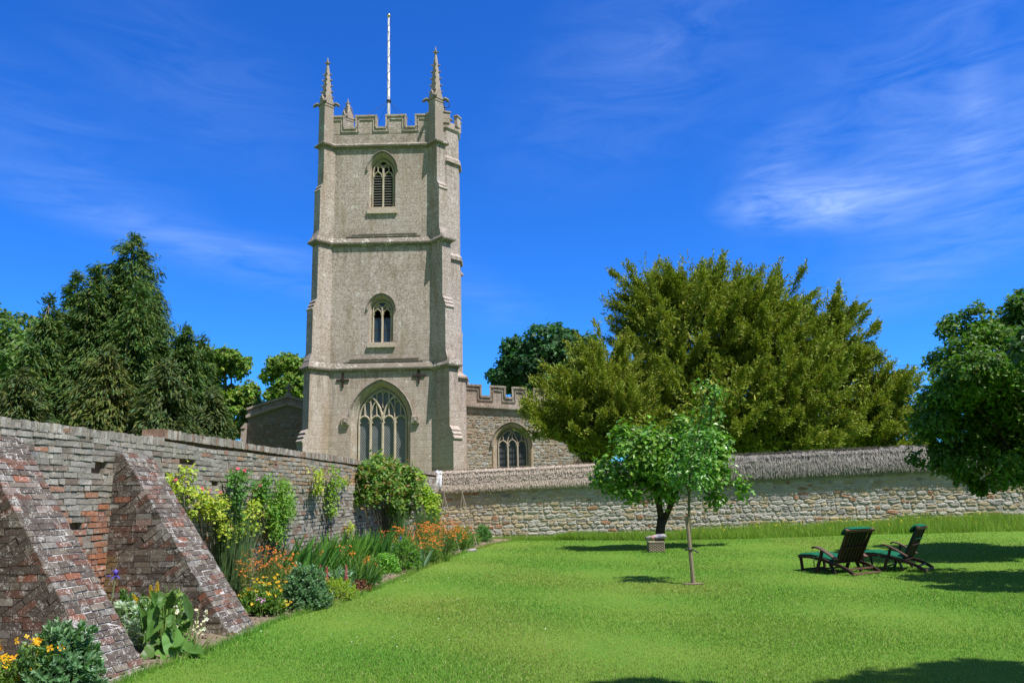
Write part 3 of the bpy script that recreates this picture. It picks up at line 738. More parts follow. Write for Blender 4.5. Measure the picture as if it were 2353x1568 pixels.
# great west window: four lights with intersecting tracery
I1 = dict(cx=W1['cx'] + .05, hw=1.23, zs=6.05, rise=1.66, zsill=2.45)
wo, gl, B1 = window(W1, I1, .46, 'window', 40.0, True, True)
gl.build('glass', M_glass_w, wo)
tr = MB(); cx = I1['cx']; yt0, yt1 = 40.24, 40.42; az1 = lambda x: arch_z(x, cx, I1['hw'], I1['zs'], I1['rise'])
TC = np.array([.46, .40, .30])
for k in (-1, 0, 1): bar2d(tr, [(cx + k * .615, 2.4), (cx + k * .615, 4), (cx + k * .615, 6.1)], yt0, yt1, .13, TC)
for k in range(4):
    a = cx - 1.23 + k * .615 + .03; tr_p = arc2((a, 6.02), (a + .555, 6.02), .33); bar2d(tr, tr_p, yt0 + .02, yt1, .10, TC)
    for sx in (.05, .505): tr.cbox((a + sx, yt0 + .12, 6.0), np.eye(3), (.09, .12, .06), TC)        # cusps
for x in (-.92, -.615, -.31, 0, .31, .615, .92):
    z0 = 6.28 if abs(abs(x) - .615) > .1 and x != 0 else (6.05 if x else 6.75)
    bar2d(tr, [(cx + x, z0), (cx + x, (z0 + az1(cx + x)) / 2), (cx + x, az1(cx + x) + .03)], yt0 + .03, yt1, .075, TC)
for sx in (-1, 1):
    bar2d(tr, [(cx, 6.0), (cx + sx * .04, 6.4), (cx + sx * .15, 6.75), (cx + sx * .34, 7.1), (cx + sx * .62, az1(cx + sx * .62))], yt0, yt1, .12, TC)
    bar2d(tr, [(cx + sx * .615, 6.1), (cx + sx * .60, 6.5), (cx + sx * .5, 6.85), (cx + sx * .33, 7.12)], yt0 + .02, yt1, .09, TC)
    bar2d(tr, arc2((cx + sx * .76 - .14, 6.9), (cx + sx * .76 + .14, 6.9), .2, 5), yt0 + .04, yt1, .06, TC)
    bar2d(tr, arc2((cx + sx * .155 - .14, 7.45), (cx + sx * .155 + .14, 7.45), .12, 5), yt0 + .04, yt1, .06, TC)
rim = arch(cx, I1['hw'] - .03, I1['zs'], I1['rise'] - .02, 2.4)
bar2d(tr, rim, yt0 + .03, yt1 + .02, .10, TC)
tr.build('tracery', M_trim, wo)
# ringing-chamber window: two lights
I2 = dict(cx=W2['cx'] + .02, hw=.50, zs=11.80, rise=.52, zsill=10.08)
wo, gl, B2 = window(W2, I2, .34, 'window', 40.05, True)
gl.build('glass', M_glass_p, wo)
tr = MB(); cx = I2['cx']; y0, y1 = 40.17, 40.35
bar2d(tr, [(cx, 10.05), (cx, 11), (cx, 12.0)], y0, y1, .11, TC); bar2d(tr, arch(cx, .475, 11.8, .50, 10.05), y0 + .03, y1 + .02, .09, TC)
for sx in (-1, 1):
    bar2d(tr, arc2((cx + sx * .245 - .2, 11.62), (cx + sx * .245 + .2, 11.62), .28), y0 + .02, y1, .07, TC)
    bar2d(tr, [(cx, 11.85), (cx + sx * .10, 12.05), (cx + sx * .24, 12.18)], y0 + .02, y1, .07, TC)
    for q in (.05, .43): tr.cbox((cx + sx * .24 - .24 + q, y0 + .1, 11.6), np.eye(3), (.07, .1, .05), TC)
tr.cbox((cx - .26, y1 - .02, 12.02), np.eye(3), (.2, .04, .2), TC); tr.cbox((cx + .26, y1 - .02, 12.02), np.eye(3), (.2, .04, .2), TC)
tr.box(cx - .72, cx + .72, 39.93, 40.06, 9.82, 10.0, STL * 1.1); tr.box(cx - .60, cx + .6, 40.0, 40.34, 9.94, 10.09, STL)
tr.build('tracery', M_trim, wo)
cs = MB()
for sx in (-1, 1):
    x = cx + sx * .245
    for dx in (-.19, .19): cs.box(x + dx - .018, x + dx + .018, y1 + .0, y1 + .04, 10.08, 11.6, (.05, .035, .025))
    for z in (10.1, 10.78, 11.42): cs.box(x - .19, x + .19, y1 + .002, y1 + .038, z, z + .05, (.05, .035, .025))
    cs.box(x - .17, x + .17, y1 + .01, y1 + .03, 11.47, 11.85, (.10, .07, .05))
cs.build('casement', M_teak, wo)
# belfry window with louvres
I3 = dict(cx=W3['cx'] + .02, hw=.585, zs=19.48, rise=.76, zsill=17.45)
wo, gl, B3 = window(W3, I3, .40, 'window', 40.10, True)
gl.build('painted_dark_backing', M_shadepaint, wo)  # solid sheet behind the louvres, interior shade put into its colour
tr = MB(); cx = I3['cx']; y0, y1 = 40.25, 40.45
TC3 = TC * .92
bar2d(tr, [(cx, 17.4), (cx, 18.4), (cx, 19.75)], y0, y1, .13, TC3); bar2d(tr, arch(cx, .555, 19.48, .74, 17.4), y0 + .03, y1 + .02, .10, TC3)
for sx in (-1, 1):
    bar2d(tr, arc2((cx + sx * .29 - .23, 19.22), (cx + sx * .29 + .23, 19.22), .34), y0 + .02, y1, .08, TC3)
    for q in (.04, .44): tr.cbox((cx + sx * .29 - .24 + q, y0 + .1, 19.3), np.eye(3), (.09, .1, .06), TC3)
    bar2d(tr, [(cx, 19.5), (cx + sx * .05, 19.8), (cx + sx * .18, 20.0), (cx + sx * .26, 20.05)], y0 + .02, y1, .08, TC3)
    bar2d(tr, [(cx + sx * .29, 19.55), (cx + sx * .29, 19.8), (cx + sx * .29, 20.0)], y0 + .03, y1, .07, TC3)
tr.cbox((cx, y1 - .01, 19.92), np.eye(3), (.5, .03, .16), TC3)
tr.box(cx - .80, cx + .80, 39.99, 40.11, 17.08, 17.3, STL * 1.1); tr.box(cx - .68, cx + .68, 40.06, 40.42, 17.27, 17.46, STL)
tr.build('tracery', M_trim, wo)
lv = MB()
for sx in (-1, 1):
    x = cx + sx * .295
    for k in range(13):
        z = 17.50 + k * .147; lv.boxes(np.array([[x - .23, 40.30, z]]), (.46, 0, 0), (0, .14, .10), (0, -.012, .028), (.2, .19, .175))
lv.build('louvres', M_louvre, wo)
# --- iron tie plates (crosses)
for px, py in ((787, 873), (961.5, 863)):
    c = P(px, py, YF - .04); mb = MB(); mb.box(c[0] - .05, c[0] + .05, 39.93, 39.995, c[2] - .36, c[2] + .36); mb.box(c[0] - .32, c[0] - .052, 39.94, 39.994, c[2] - .05, c[2] + .05); mb.box(c[0] + .052, c[0] + .32, 39.94, 39.994, c[2] - .05, c[2] + .05)
    mb.box(c[0] - .04, c[0] + .04, 39.90, 39.928, c[2] - .07, c[2] + .07)
    mb.build('tie_plate', M_iron, church)
c = P(956, 0, YF)
# --- parapet with battlements
xl, xr, yf, yb = STG[4]
def battlement(mb, a, b, z0, zc, zm, cuts, th, inward, slope=0.0, mw=.075):
    """wall with crenels from a to b (plan points); cuts = sorted fractions, merlon first"""
    a = np.array([*a, 0.]); b = np.array([*b, 0.]); d = b - a; Ln = np.linalg.norm(d); u = d / Ln; n = np.array([*inward, 0.]); Z = np.array([0, 0, 1.])
    zz = lambda s: slope * s
    cuts = [0.0] + list(cuts) + [1.0]; pl = []
    for i, (f0, f1) in enumerate(zip(cuts[:-1], cuts[1:])):
        s0, s1 = f0 * Ln, f1 * Ln; top = zm if i % 2 == 0 else zc
        V = []
        for off in (0, th):
            V += [a + u * s0 + n * off + Z * (z0 + zz(s0)), a + u * s1 + n * off + Z * (z0 + zz(s1)), a + u * s1 + n * off + Z * (top + zz(s1)), a + u * s0 + n * off + Z * (top + zz(s0))]
        mb.add(V, [[0, 1, 2, 3], [5, 4, 7, 6], [3, 2, 6, 7], [0, 3, 7, 4], [1, 5, 6, 2]], STC)
        # coping with a roll, carried down the sides of each merlon
        cp = lambda p0, p1, w, h, up: mb.bar(p0, p1, w, h, up, STD)
        e = n * (th / 2)
        m = .0 if i % 2 else .06
        mb.bar(a + u * (s0 - m) + e + Z * (top + zz(s0) + .05), a + u * (s1 + m) + e + Z * (top + zz(s1) + .05), th + .14, .10, (0, 0, 1), STD)
        mb.bar(a + u * (s0 + (.14 if i % 2 == 0 and i else -.14 if i else 0)) - n * .02 + Z * (top + zz(s0) - .16), a + u * (s1 - (.14 if i % 2 == 0 else -.14)) - n * .02 + Z * (top + zz(s1) - .16), .05, .05, (0, 0, 1), STD)
        if i:
            s = s0; sg = 1 if i % 2 == 0 else -1
            mb.bar(a + u * (s - sg * .0) + e + Z * (zc + zz(s) + .1), a + u * s + e + Z * (zm + zz(s)), th + .12, .09, u, STD)
            mb.bar(a + u * (s + sg * .14) - n * .02 + Z * (zc + zz(s) - .16), a + u * (s + sg * .14) - n * .02 + Z * (zm + zz(s) - .16), .05, .05, u, STD)
mb = MB(); zc, zm = 21.98, 22.68
xa, xb = P(764, 300, yf)[0], P(986, 300, yf)[0]
fr = lambda px: (P(px, 300, yf)[0] - xa) / (xb - xa)
cuts = [fr(790), fr(818), fr(863.5), fr(887), fr(931), fr(955)]
mb.box(xa, xb, yf + .008, yf + .3, ZS1 + .05, zc - .02, STC)
battlement(mb, (xa, yf), (xb, yf), zc - .3, zc, zm, cuts, .34, (0, 1))
c4 = [.1, .23, .43, .57, .77, .9]
for a, b, inn in (((xr, yf + .4), (xr, yb - .4), (-1, 0)), ((xr - .4, yb), (xl + .4, yb), (0, -1)), ((xl, yb - .4), (xl, yf + .4), (1, 0))):
    battlement(mb, a, b, ZS1 + .1, zc, zm, c4, .34, inn)
mb.build('parapet', M_ashlar, church)
mb = MB(); mb.add([(xl + .3, yf + .3, 21.4), (xr - .3, yf + .3, 21.4), (xr - .3, yb - .3, 21.4), (xl + .3, yb - .3, 21.4), ((xl + xr) / 2, (yf + yb) / 2, 21.9)], [[0, 1, 4], [1, 2, 4], [2, 3, 4], [3, 0, 4]])
mb.build('roof', M_lead, church)
# --- pinnacles with crockets
def pinnacle(cx, cy, z0, zsh, ztip, a=.56, rot=45):
    mb = MB(); ck = []; r = a / 2 / S2
    def crk(*a_): m_ = MB(); m_.tube(*a_); ck.append(m_)
    def sq(z, rr, n=4, off=0): return np.array([(cx + rr * math.cos(R_(rot + 45 + off + 360 * i / n)), cy + rr * math.sin(R_(rot + 45 + off + 360 * i / n)), z) for i in range(n)])
    mb.loft([sq(z0, r * 1.02), sq(zsh - .35, r), sq(zsh - .30, r * 1.10), sq(zsh - .2, r * 1.10), sq(zsh - .18, r * .98), sq(zsh, r * .98)], STC * .95)
    mb.loft([sq(zsh, r * .80), sq(zsh + (ztip - zsh) * .75, r * .26), sq(ztip - .42, r * .12)], STC * 1.05)
    for i in range(4):                                        # gablets over each face
        th = R_(rot + 90 * i); d = np.array([math.cos(th), math.sin(th), 0]); s = np.array([-d[1], d[0], 0]); c = np.array([cx, cy, 0]) + d * a * .42
        mb.prism([c - s * a * .5 + np.array([0, 0, zsh - .16]), c + s * a * .5 + np.array([0, 0, zsh - .16]), c + np.array([0, 0, zsh + .42])], d * .10, STC)
        th = R_(rot + 45 + 90 * i); d = np.array([math.cos(th), math.sin(th), 0])
        c = np.array([cx, cy, zsh - .12]) + d * r * 1.0         # beasts at the foot of the spirelet
        crk([c, c + d * .12 + np.array([0, 0, .06]), c + d * .26 + np.array([0, 0, -.03]), c + d * .33 + np.array([0, 0, -.10])], [.09, .10, .085, .04], 6, STD)
        for k in range(5):
            f = .12 + k * .15; rr = r * .80 * (1 - f) + r * .2 * f; z = zsh + (ztip - .42 - zsh) * f
            c = np.array([cx, cy, z]) + d * rr; crk([c - d * .02, c + d * .07 + np.array([0, 0, .03]), c + d * .10 + np.array([0, 0, .09])], [.05, .045, .02], 5, STD)
    z = ztip - .42; mb.loft([sq(z - .02, .05, 6), sq(z + .05, .13, 6), sq(z + .13, .05, 6), sq(z + .22, .045, 6), sq(ztip, .012, 6)], STC)
    for i in range(4):
        th = R_(rot + 45 + 90 * i); d = np.array([math.cos(th), math.sin(th), 0]); c = np.array([cx, cy, z + .05]); crk([c, c + d * .17 + np.array([0, 0, .04])], [.06, .03], 5, STD)
    o_ = mb.build('pinnacle', M_pinn, church)
    for m_ in ck: m_.build('crocket', M_pinn, o_)
pl_, pr_ = P(749, 280, 39.95), P(1001, 270, 39.95)
pinnacle(pl_[0], 39.98, ZS1 + .1, P(749, 238, 40)[2], P(751, 133, 40)[2])
pinnacle(pr_[0], 39.98, ZS1 + .1, P(1001, 226, 40)[2], P(997, 108, 40)[2])
pb_ = P(799, 260, 46.1); pinnacle(pb_[0], 46.1, ZS1 + .1, P(799, 270, 46)[2], P(799, 230, 46)[2] + .15)
pinnacle(P(1013, 270, 46.1)[0], 46.1, ZS1 + .1, P(1013, 270, 46)[2], P(1013, 222, 46)[2])
# --- stair turret
def octa(cx, cy, r, z): return np.array([(cx + r * math.cos(R_(22.5 + 45 * i)), cy + r * math.sin(R_(22.5 + 45 * i)), z) for i in range(8)])
tz = lambda y: P(1052, y, 42.5)[2]
tcx, tcy = P(1055.5, 480, 42.6)[0] - 1.10, 43.0
mb = MB(); prof = [(-.3, 1.42), (tz(872), 1.42), (tz(852), 1.16), (tz(600), 1.16), (tz(600), 1.28), (tz(592), 1.28), (tz(585), 1.13), (tz(380), 1.13), (tz(380), 1.25), (tz(372), 1.25), (tz(365), 1.10), (tz(303), 1.10)]
mb.loft([octa(tcx, tcy, r * 1.02, z) for z, r in prof], STC)
mb.loft([octa(tcx, tcy, r, z) for z, r in [(tz(308), 1.1), (tz(303), 1.22), (tz(298), 1.22), (tz(296), 1.12), (tz(287), 1.12)]], STD)
mb.loft([octa(tcx, tcy, r, z) for z, r in [(tz(878), 1.42), (tz(870), 1.58), (tz(866), 1.58), (tz(855), 1.2)]], STD)
for i in range(8):
    p0, p1 = octa(tcx, tcy, 1.14, 0)[i], octa(tcx, tcy, 1.14, 0)[(i + 1) % 8]
    c = p0; mb.cbox((c[0] * .97 + tcx * .03, c[1] * .97 + tcy * .03, tz(281)), np.array([[math.cos(R_(22.5 + 45 * i)), math.sin(R_(22.5 + 45 * i)), 0], [-math.sin(R_(22.5 + 45 * i)), math.cos(R_(22.5 + 45 * i)), 0], [0, 0, 1]]), (.2, .42, .62), STC)
    mb.cbox((c[0] * .97 + tcx * .03, c[1] * .97 + tcy * .03, tz(281) + .345), np.array([[math.cos(R_(22.5 + 45 * i)), math.sin(R_(22.5 + 45 * i)), 0], [-math.sin(R_(22.5 + 45 * i)), math.cos(R_(22.5 + 45 * i)), 0], [0, 0, 1]]), (.3, .5, .07), STD)
mb.build('stair_turret', M_ashlar, church)
# --- south aisle end wall (rubble) with three-light window and sloping embattled parapet
YA2 = 43.2; ax0, ax1 = P(1062, 1000, YA2)[0], P(1062, 1000, YA2)[0] + 6.9
sl = (P(1196, 938, YA2)[2] - P(1070, 930, YA2)[2]) / (P(1196, 938, YA2)[0] - P(1070, 930, YA2)[0]); zst = P(1070, 930, YA2)[2]
WA = dict(cx=P(1176, 1030, YA2)[0], hw=.98, zs=P(1176, 1022, YA2)[2], rise=1.12, zsill=2.35)
IA = dict(cx=WA['cx'] + .03, hw=.80, zs=WA['zs'] - .02, rise=.92, zsill=2.45)
mb = MB(); AA = arch(**WA); face_hole(mb, YA2 + .02, ax0, ax1, -.3, zst + sl * 6.9, AA, (.40, .35, .27)); mb.add([(ax0, YA2 + .02, zst + sl * 6.9), (ax1, YA2 + .02, zst + sl * 6.9), (ax0, YA2 + .02, zst)], [[0, 1, 2]], (.4, .35, .27)); mb.box(ax0 + .01, ax1, YA2 + .52, 58, -.3, zst + sl * 6.9 - .1, STC)
mb.box(ax1 - .6, ax1 + .003, YA2 + .018, YA2 + .6, -.3, zst + sl * 6.9 - .1, STC)
o_ = mb.build('aisle_wall', M_mortar, church)
def in_arch(s, z):
    x = ax0 + s; return abs(x - WA['cx']) < WA['hw'] + .16 and z < arch_z(x, WA['cx'], WA['hw'] + .22, WA['zs'], WA['rise'] + .22) and z > 2.2
def ais_col(s, z):
    r = random.random(); up = float(sstep(4.0, 5.2, z))
    if r < .35 + .35 * up: c = np.array([.37, .30, .225]) if random.random() < .6 else np.array([.34, .25, .19])
    else: c = np.array([.40, .385, .36])
    return c * random.uniform(.78, 1.15)
mb = MB(); rubble(np.array([1., 0, 0]), np.array([0, -1., 0]), np.array([ax0, YA2 + .02, 0]), ax1 - ax0, lambda s: 1.2, lambda s: zst - .36 + sl * s, (.09, .2), (.12, .42), ais_col, mb, .025, sl * .5, in_arch)
mb.build('rubble_facing', M_stone, o_)
mb = MB()
for k in range(9): mb.boxes(np.array([[ax0 + .05 + k * .76, YA2 - .012, zst - .40 + sl * (.05 + k * .76)]]), (.745, 0, .745 * sl), (0, .03, 0), (0, 0, .24), (np.array([.34, .33, .30]) if k % 3 else STC), .004)
q = np.array([[ax0, YA2 - .02, zst], [ax1, YA2 - .02, zst + sl * (ax1 - ax0)]])
for h0, h1, pr in ((-.14, -.06, .10), (-.06, .05, .17), (.05, .16, .05)):
    mb.boxes(np.array([[ax0, YA2 + .02 - pr, zst + h0]]), (ax1 - ax0, 0, sl * (ax1 - ax0)), (0, pr + .3, 0), (0, 0, h1 - h0 - .001), STD)
fa = lambda px: (P(px, 900, YA2)[0] - ax0) / (ax1 - ax0)
mp = 46.3
cu = [fa(1062 + v) for v in (43, 63, 97, 116)]; cu = [fa(1104), fa(1126.5), fa(1160), fa(1177.5), fa(1208), fa(1227), fa(1256), fa(1276), fa(1304), fa(1322)]; cu = [c for c in cu if c < .98]
if len(cu) % 2: cu = cu[:-1]
battlement(mb, (ax0, YA2 + .05), (ax1, YA2 + .05), zst + .14, P(1085, 908, YA2)[2], P(1075, 884, YA2)[2], cu, .36, (0, 1), sl)
mb.build('aisle_parapet', M_ashlar, church)
A_ = arch(**WA)
wo, gl, BA = window(WA, IA, .32, 'window', YA2 - .01, True)
gl.build('glass', M_glass_a, wo)
tr = MB(); cx = IA['cx']; y0, y1 = YA2 + .14, YA2 + .30; TA = np.array([.46, .395, .31])
bar2d(tr, arch(cx, WA['hw'] + .05, WA['zs'], WA['rise'] + .03, 2.35), YA2 - .035, YA2 + .05, .17, TA * np.array([.92, .82, .74]))
bar2d(tr, arch(cx, .77, IA['zs'], .89, 2.4), y0 + .02, y1 + .02, .08, TA)
for k in (-1, 1): bar2d(tr, [(cx + k * .265, 2.4), (cx + k * .265, 4), (cx + k * .265, IA['zs'] + .03)], y0, y1, .10, TA)
for k in range(3):
    a = cx - .77 + k * .515 + .02; h = .32 if k == 1 else .26; bar2d(tr, arc2((a, IA['zs'] - .02), (a + .475, IA['zs'] - .02), h + .06), y0 + .02, y1, .075, TA)
    for q in (.05, .425): tr.cbox((a + q, y0 + .1, IA['zs'] + .02), np.array([[.7, 0, .7], [0, 1, 0], [-.7, 0, .7]]), (.10, .08, .04), TA)
zt = IA['zs']
for sx in (-1, 1):
    bar2d(tr, [(cx + sx * .265, zt), (cx + sx * .26, zt + .3), (cx + sx * .14, zt + .62), (cx + sx * .05, zt + .75)], y0 + .02, y1, .07, TA)
    bar2d(tr, [(cx + sx * .50, zt + .25), (cx + sx * .50, zt + .4), (cx + sx * .50, arch_z(cx + sx * .5, cx, .8, zt, .92))], y0 + .02, y1, .06, TA)
    bar2d(tr, [(cx, zt + .72), (cx + sx * .12, zt + .82), (cx + sx * .22, zt + .84)], y0 + .02, y1, .06, TA)
bar2d(tr, [(cx, zt + .3), (cx, zt + .5), (cx, zt + .74)], y0 + .02, y1, .07, TA)
tr.build('tracery', M_trim, wo)
gb = MB()
for k in range(3):
    x = cx - .515 + k * .515; gb.box(x - .011, x + .011, y1 - .05, y1 - .03, 2.45, zt + .1)
    for z in np.arange(2.7, zt, .31): gb.box(x - .205, x + .205, y1 - .051, y1 - .029, z, z + .022)
gb.build('window_bars', M_wire, wo)
# --- north aisle gable, mostly in the tower's shade
YN = 43.0; nl, napx = P(568, 985, YN)[0], P(660.5, 950, YN)[0]; nr = 2 * napx - nl
ze, za = P(568, 942, YN)[2], P(660.5, 912, YN)[2]; zs1, zs2 = P(568, 960, YN)[2], P(660.5, 930, YN)[2]
mb = MB(); mb.prism([(nl, YN, -.3), (nr, YN, -.3), (nr, YN, zs1), (napx, YN, zs2), (nl, YN, zs1)], (0, 14, 0), (.27, .235, .195))
o_ = mb.build('gable_wall', M_mortar, church)
mb = MB(); sg = (zs2 - zs1) / (napx - nl)
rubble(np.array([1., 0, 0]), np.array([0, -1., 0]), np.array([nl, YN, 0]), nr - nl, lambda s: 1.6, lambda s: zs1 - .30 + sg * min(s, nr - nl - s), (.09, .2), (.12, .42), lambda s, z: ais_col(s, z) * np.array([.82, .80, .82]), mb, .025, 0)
mb.build('rubble_facing', M_stone, o_)
mb = MB()
for sx, xa, xb in ((1, nl, napx), (-1, nr, napx)):
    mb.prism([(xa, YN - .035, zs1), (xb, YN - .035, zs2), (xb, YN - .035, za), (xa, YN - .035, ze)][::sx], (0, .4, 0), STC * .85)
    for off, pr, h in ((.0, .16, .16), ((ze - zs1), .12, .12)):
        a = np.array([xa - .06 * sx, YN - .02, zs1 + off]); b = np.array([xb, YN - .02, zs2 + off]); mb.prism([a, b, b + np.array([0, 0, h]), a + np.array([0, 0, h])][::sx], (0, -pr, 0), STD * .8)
        if off: mb.prism([a, b, b + np.array([0, 0, h]), a + np.array([0, 0, h])][::sx], (0, .5, 0), STD * .8)
mb.box(nl - .22, nl - .002, YN - .35, YN + .5, -.3, P(560, 985, YN)[2], STD); mb.prism([(nl - .26, YN - .4, P(560, 985, YN)[2]), (nl, YN - .4, P(560, 985, YN)[2]), (nl, YN - .4, P(560, 972, YN)[2])], (0, .9, 0), STD)
mb.build('gable_parapet', M_ashlar, church)
mb = MB(); c = np.array([napx, YN + .1, za + .1])
mb.box(c[0] - .16, c[0] + .16, c[1] - .14, c[1] + .14, c[2] - .03, c[2] + .12, STD); mb.box(c[0] - .06, c[0] + .06, c[1] - .05, c[1] + .05, c[2] + .12, c[2] + .66, STD)
mb.box(c[0] - .22, c[0] - .062, c[1] - .05, c[1] + .05, c[2] + .38, c[2] + .48, STD); mb.box(c[0] + .062, c[0] + .22, c[1] - .05, c[1] + .05, c[2] + .38, c[2] + .48, STD)
mb.build('cross_finial', M_trim, church)
mb = MB(); mb.box(-9.2, -4.3, 46.06, 66, -.3, 9.2, STC); mb.prism([(-9.5, 46.2, 9.2), (-4.0, 46.2, 9.2), (-6.75, 46.2, 10.4)], (0, 20, 0), (.2, .2, .2))
mb.build('nave', M_ashlar, church)

# --- flagpole on the tower roof
fp = P(893, 240, 43.0); ftop = P(893, 40, 43.0)
fl = thing('flagpole', 'tall white flagpole with a gilded ball rising from the tower roof', 'flagpole', (fp[0], 43.0, 21.3))
mb = MB(); mb.tube([(fp[0], 43, 21.2), (fp[0], 43, 23.4), (ftop[0], 43, ftop[2])], [.10, .10, .055], 10); mb.build('pole', M_white, fl, True)
mb = MB(); mb.loft([np.array([(ftop[0] + r * math.cos(R_(45 * i)), 43 + r * math.sin(R_(45 * i)), ftop[2] + z) for i in range(8)]) for z, r in ((-.02, .03), (.03, .10), (.10, .12), (.17, .10), (.22, .03))]); mb.build('ball_finial', M_gold, fl, True)
mb = MB(); cz = P(893, 233, 43)[2]
mb.tube([(fp[0], 43, cz - .06), (fp[0], 43, cz + .06)], .14, 8)
for dx, dy in ((-2.3, -2.4), (2.2, -2.4), (2.3, 2.4), (-2.3, 2.4)): mb.tube([(fp[0], 43, cz), (fp[0] + dx, 43 + dy, 22.0)], .010, 4)
hp = [(fp[0] + .12 * math.cos(t * 1.1), 43 - .12 * abs(math.sin(t * 1.1 + 1)) - .02, cz + (ftop[2] - cz) * t / 30) for t in range(31)]; mb.tube(hp, .010, 4)
mb.build('stay_wire', M_wire, fl)
c = P(1026, 242, 43); mb = MB(); vn = [(c[0] - .1, 43, c[2] - 1.1), (c[0] - .08, 43, c[2] - .3)] + [(c[0] + .17 * math.cos(t), 43, c[2] + .02 + .2 * math.sin(t)) for t in np.linspace(3.6, -3.0, 14)]
mb.tube(vn, .022, 5); o = mb.build('weather_vane', M_iron); tag(o, 'thin curled iron vane beside the taller pinnacle', 'weather vane')

# ================================================================== TREES
def rvec(n): return norm(RNG.normal(0, 1, (n, 3)))
def cards(mb, C, D, N, Ln, Wd, col, fold=.12):
    D = norm(D); S = norm(np.cross(D, N)); N = np.cross(S, D); Ln = np.asarray(Ln).reshape(-1, 1); Wd = np.asarray(Wd).reshape(-1, 1)
    V = np.stack([C - D * Ln * .5, C + S * Wd * .5 + N * Wd * fold, C + D * Ln * .5, C - S * Wd * .5 + N * Wd * fold], 1); n = len(C)
    mb.add_np(V.reshape(-1, 3), np.arange(4 * n).reshape(n, 4), np.repeat(col, 4, 0))
def vary(base, n, v=.3, hue=.12):
    base = np.asarray(base, float); base = base[RNG.integers(0, len(base), n)] if base.ndim == 2 else np.broadcast_to(base, (n, 3))
    return np.clip(1.3 * base * RNG.uniform(1 - v, 1 + v, (n, 1)) * (1 + RNG.normal(0, hue, (n, 3))), .004, .9)
def limb(mb, a, b, r0, r1, bend=.12, col=(.10, .085, .065), n=6, sag=0.0):
    a = np.asarray(a, float); b = np.asarray(b, float); L_ = np.linalg.norm(b - a); k = RNG.normal(0, bend * L_, 3); t = np.linspace(0, 1, n)[:, None]
    pts = a + (b - a) * t + k * np.sin(math.pi * t) * .5 + np.array([0, 0, -sag * L_]) * np.sin(math.pi * t)
    mb.tube(pts, np.linspace(r0, r1, n), 7 if r0 > .08 else 5, col)
def broadleaf(label, base, blobs, nleaf, leaf, cols, trunk_r, fork=.35, lob=(.26, .40), nlobe=26, cat='tree', group=None, name='broadleaf_tree', mat=None, shell=.5, limbs=16, barkc=(.11, .095, .075), droop=.35, twigs=0):
    base = np.asarray(base, float); t = thing(name, label, cat, base, group); cr, tk = MB(), MB()
    vol = np.array([b[1][0] * b[1][2] for b in blobs]); vol = vol / vol.sum(); lobes = []
    for (c, r), v in zip(blobs, vol):
        c, r = np.asarray(c, float), np.asarray(r, float); m = max(5, int(nlobe * v)); d = rvec(m); d[:, 2] = np.abs(d[:, 2]) * .9 - .28 + .1 * d[:, 2]; d = norm(d)
        rad = RNG.uniform(.5, .88, m)
        for i in range(m): lobes.append((c + d[i] * r * rad[i], r.mean() * RNG.uniform(*lob), d[i], c))
        lobes.append((c, r.mean() * .5, np.array([0, 0, 1.]), c))
    w = np.array([l[1] ** 2 for l in lobes]); w = w / w.sum()
    for (c, r, out, bc), q in zip(lobes, w):
        n = max(8, int(nleaf * q)); d = norm(RNG.normal(0, 1, (n, 3)) + out * .7 + np.array([0, 0, .25])); rr = r * (shell + (1.08 - shell) * np.sqrt(RNG.random(n)))
        # ragged sub-clusters
        ph = RNG.random(3) * 6; rr = rr * (1 + .22 * np.sin(d[:, 0] * 5 + ph[0]) * np.sin(d[:, 1] * 5 + ph[1]) * np.sin(d[:, 2] * 5 + ph[2]) * 2)
        pos = c + d * rr[:, None] * np.array([1.1, 1.1, .88]); N = norm(d * .6 + np.array([0, 0, .55]) + RNG.normal(0, .42, (n, 3))); D = norm(np.cross(N, rvec(n))); D[:, 2] -= droop; s = RNG.uniform(.7, 1.3, n)
        cards(cr, pos, D, N, leaf[0] * s, leaf[1] * s, vary(cols, n, .25) * RNG.uniform(.85, 1.15))
    if twigs:   # stray shoots that break the outline
        top = [l for l in lobes if l[2][2] > .1]
        for k in range(twigs):
            c, r, out, bc = top[RNG.integers(len(top))]; d = norm(out + np.array([0, 0, .9]) + RNG.normal(0, .3, 3)); a = c; ln = r * RNG.uniform(1.2, 1.8); b = a + d * ln
            tk.tube([a, (a + b) / 2, b], [.012, .009, .005], 4, barkc); n = 12; tt = RNG.uniform(.55, 1, n)[:, None]; cards(cr, a + (b - a) * tt + RNG.normal(0, .04, (n, 3)), rvec(n) + d * .5, rvec(n) + np.array([0, 0, .6]), np.full(n, leaf[0]), np.full(n, leaf[1]), vary(cols, n, .25))
    cr.build('crown', mat or M_leaf, t)
    top = np.mean([b[0] for b in blobs], 0); hgt = top[2] - base[2]; f = base + np.array([(top[0] - base[0]) * .3, (top[1] - base[1]) * .3, hgt * fork])
    limb(tk, base - np.array([0, 0, .2]), f, trunk_r, trunk_r * .8, .02, barkc)
    for l in sorted(lobes, key=lambda l: -l[1])[:limbs]:
        mid = f + (l[0] - f) * RNG.uniform(.35, .5) + np.array([0, 0, .1 * hgt]); limb(tk, f, mid, trunk_r * .55, trunk_r * .3, .06, barkc); limb(tk, mid, l[0], trunk_r * .3, trunk_r * .08, .1, barkc)
    tk.build('trunk', M_bark, t, True); return t
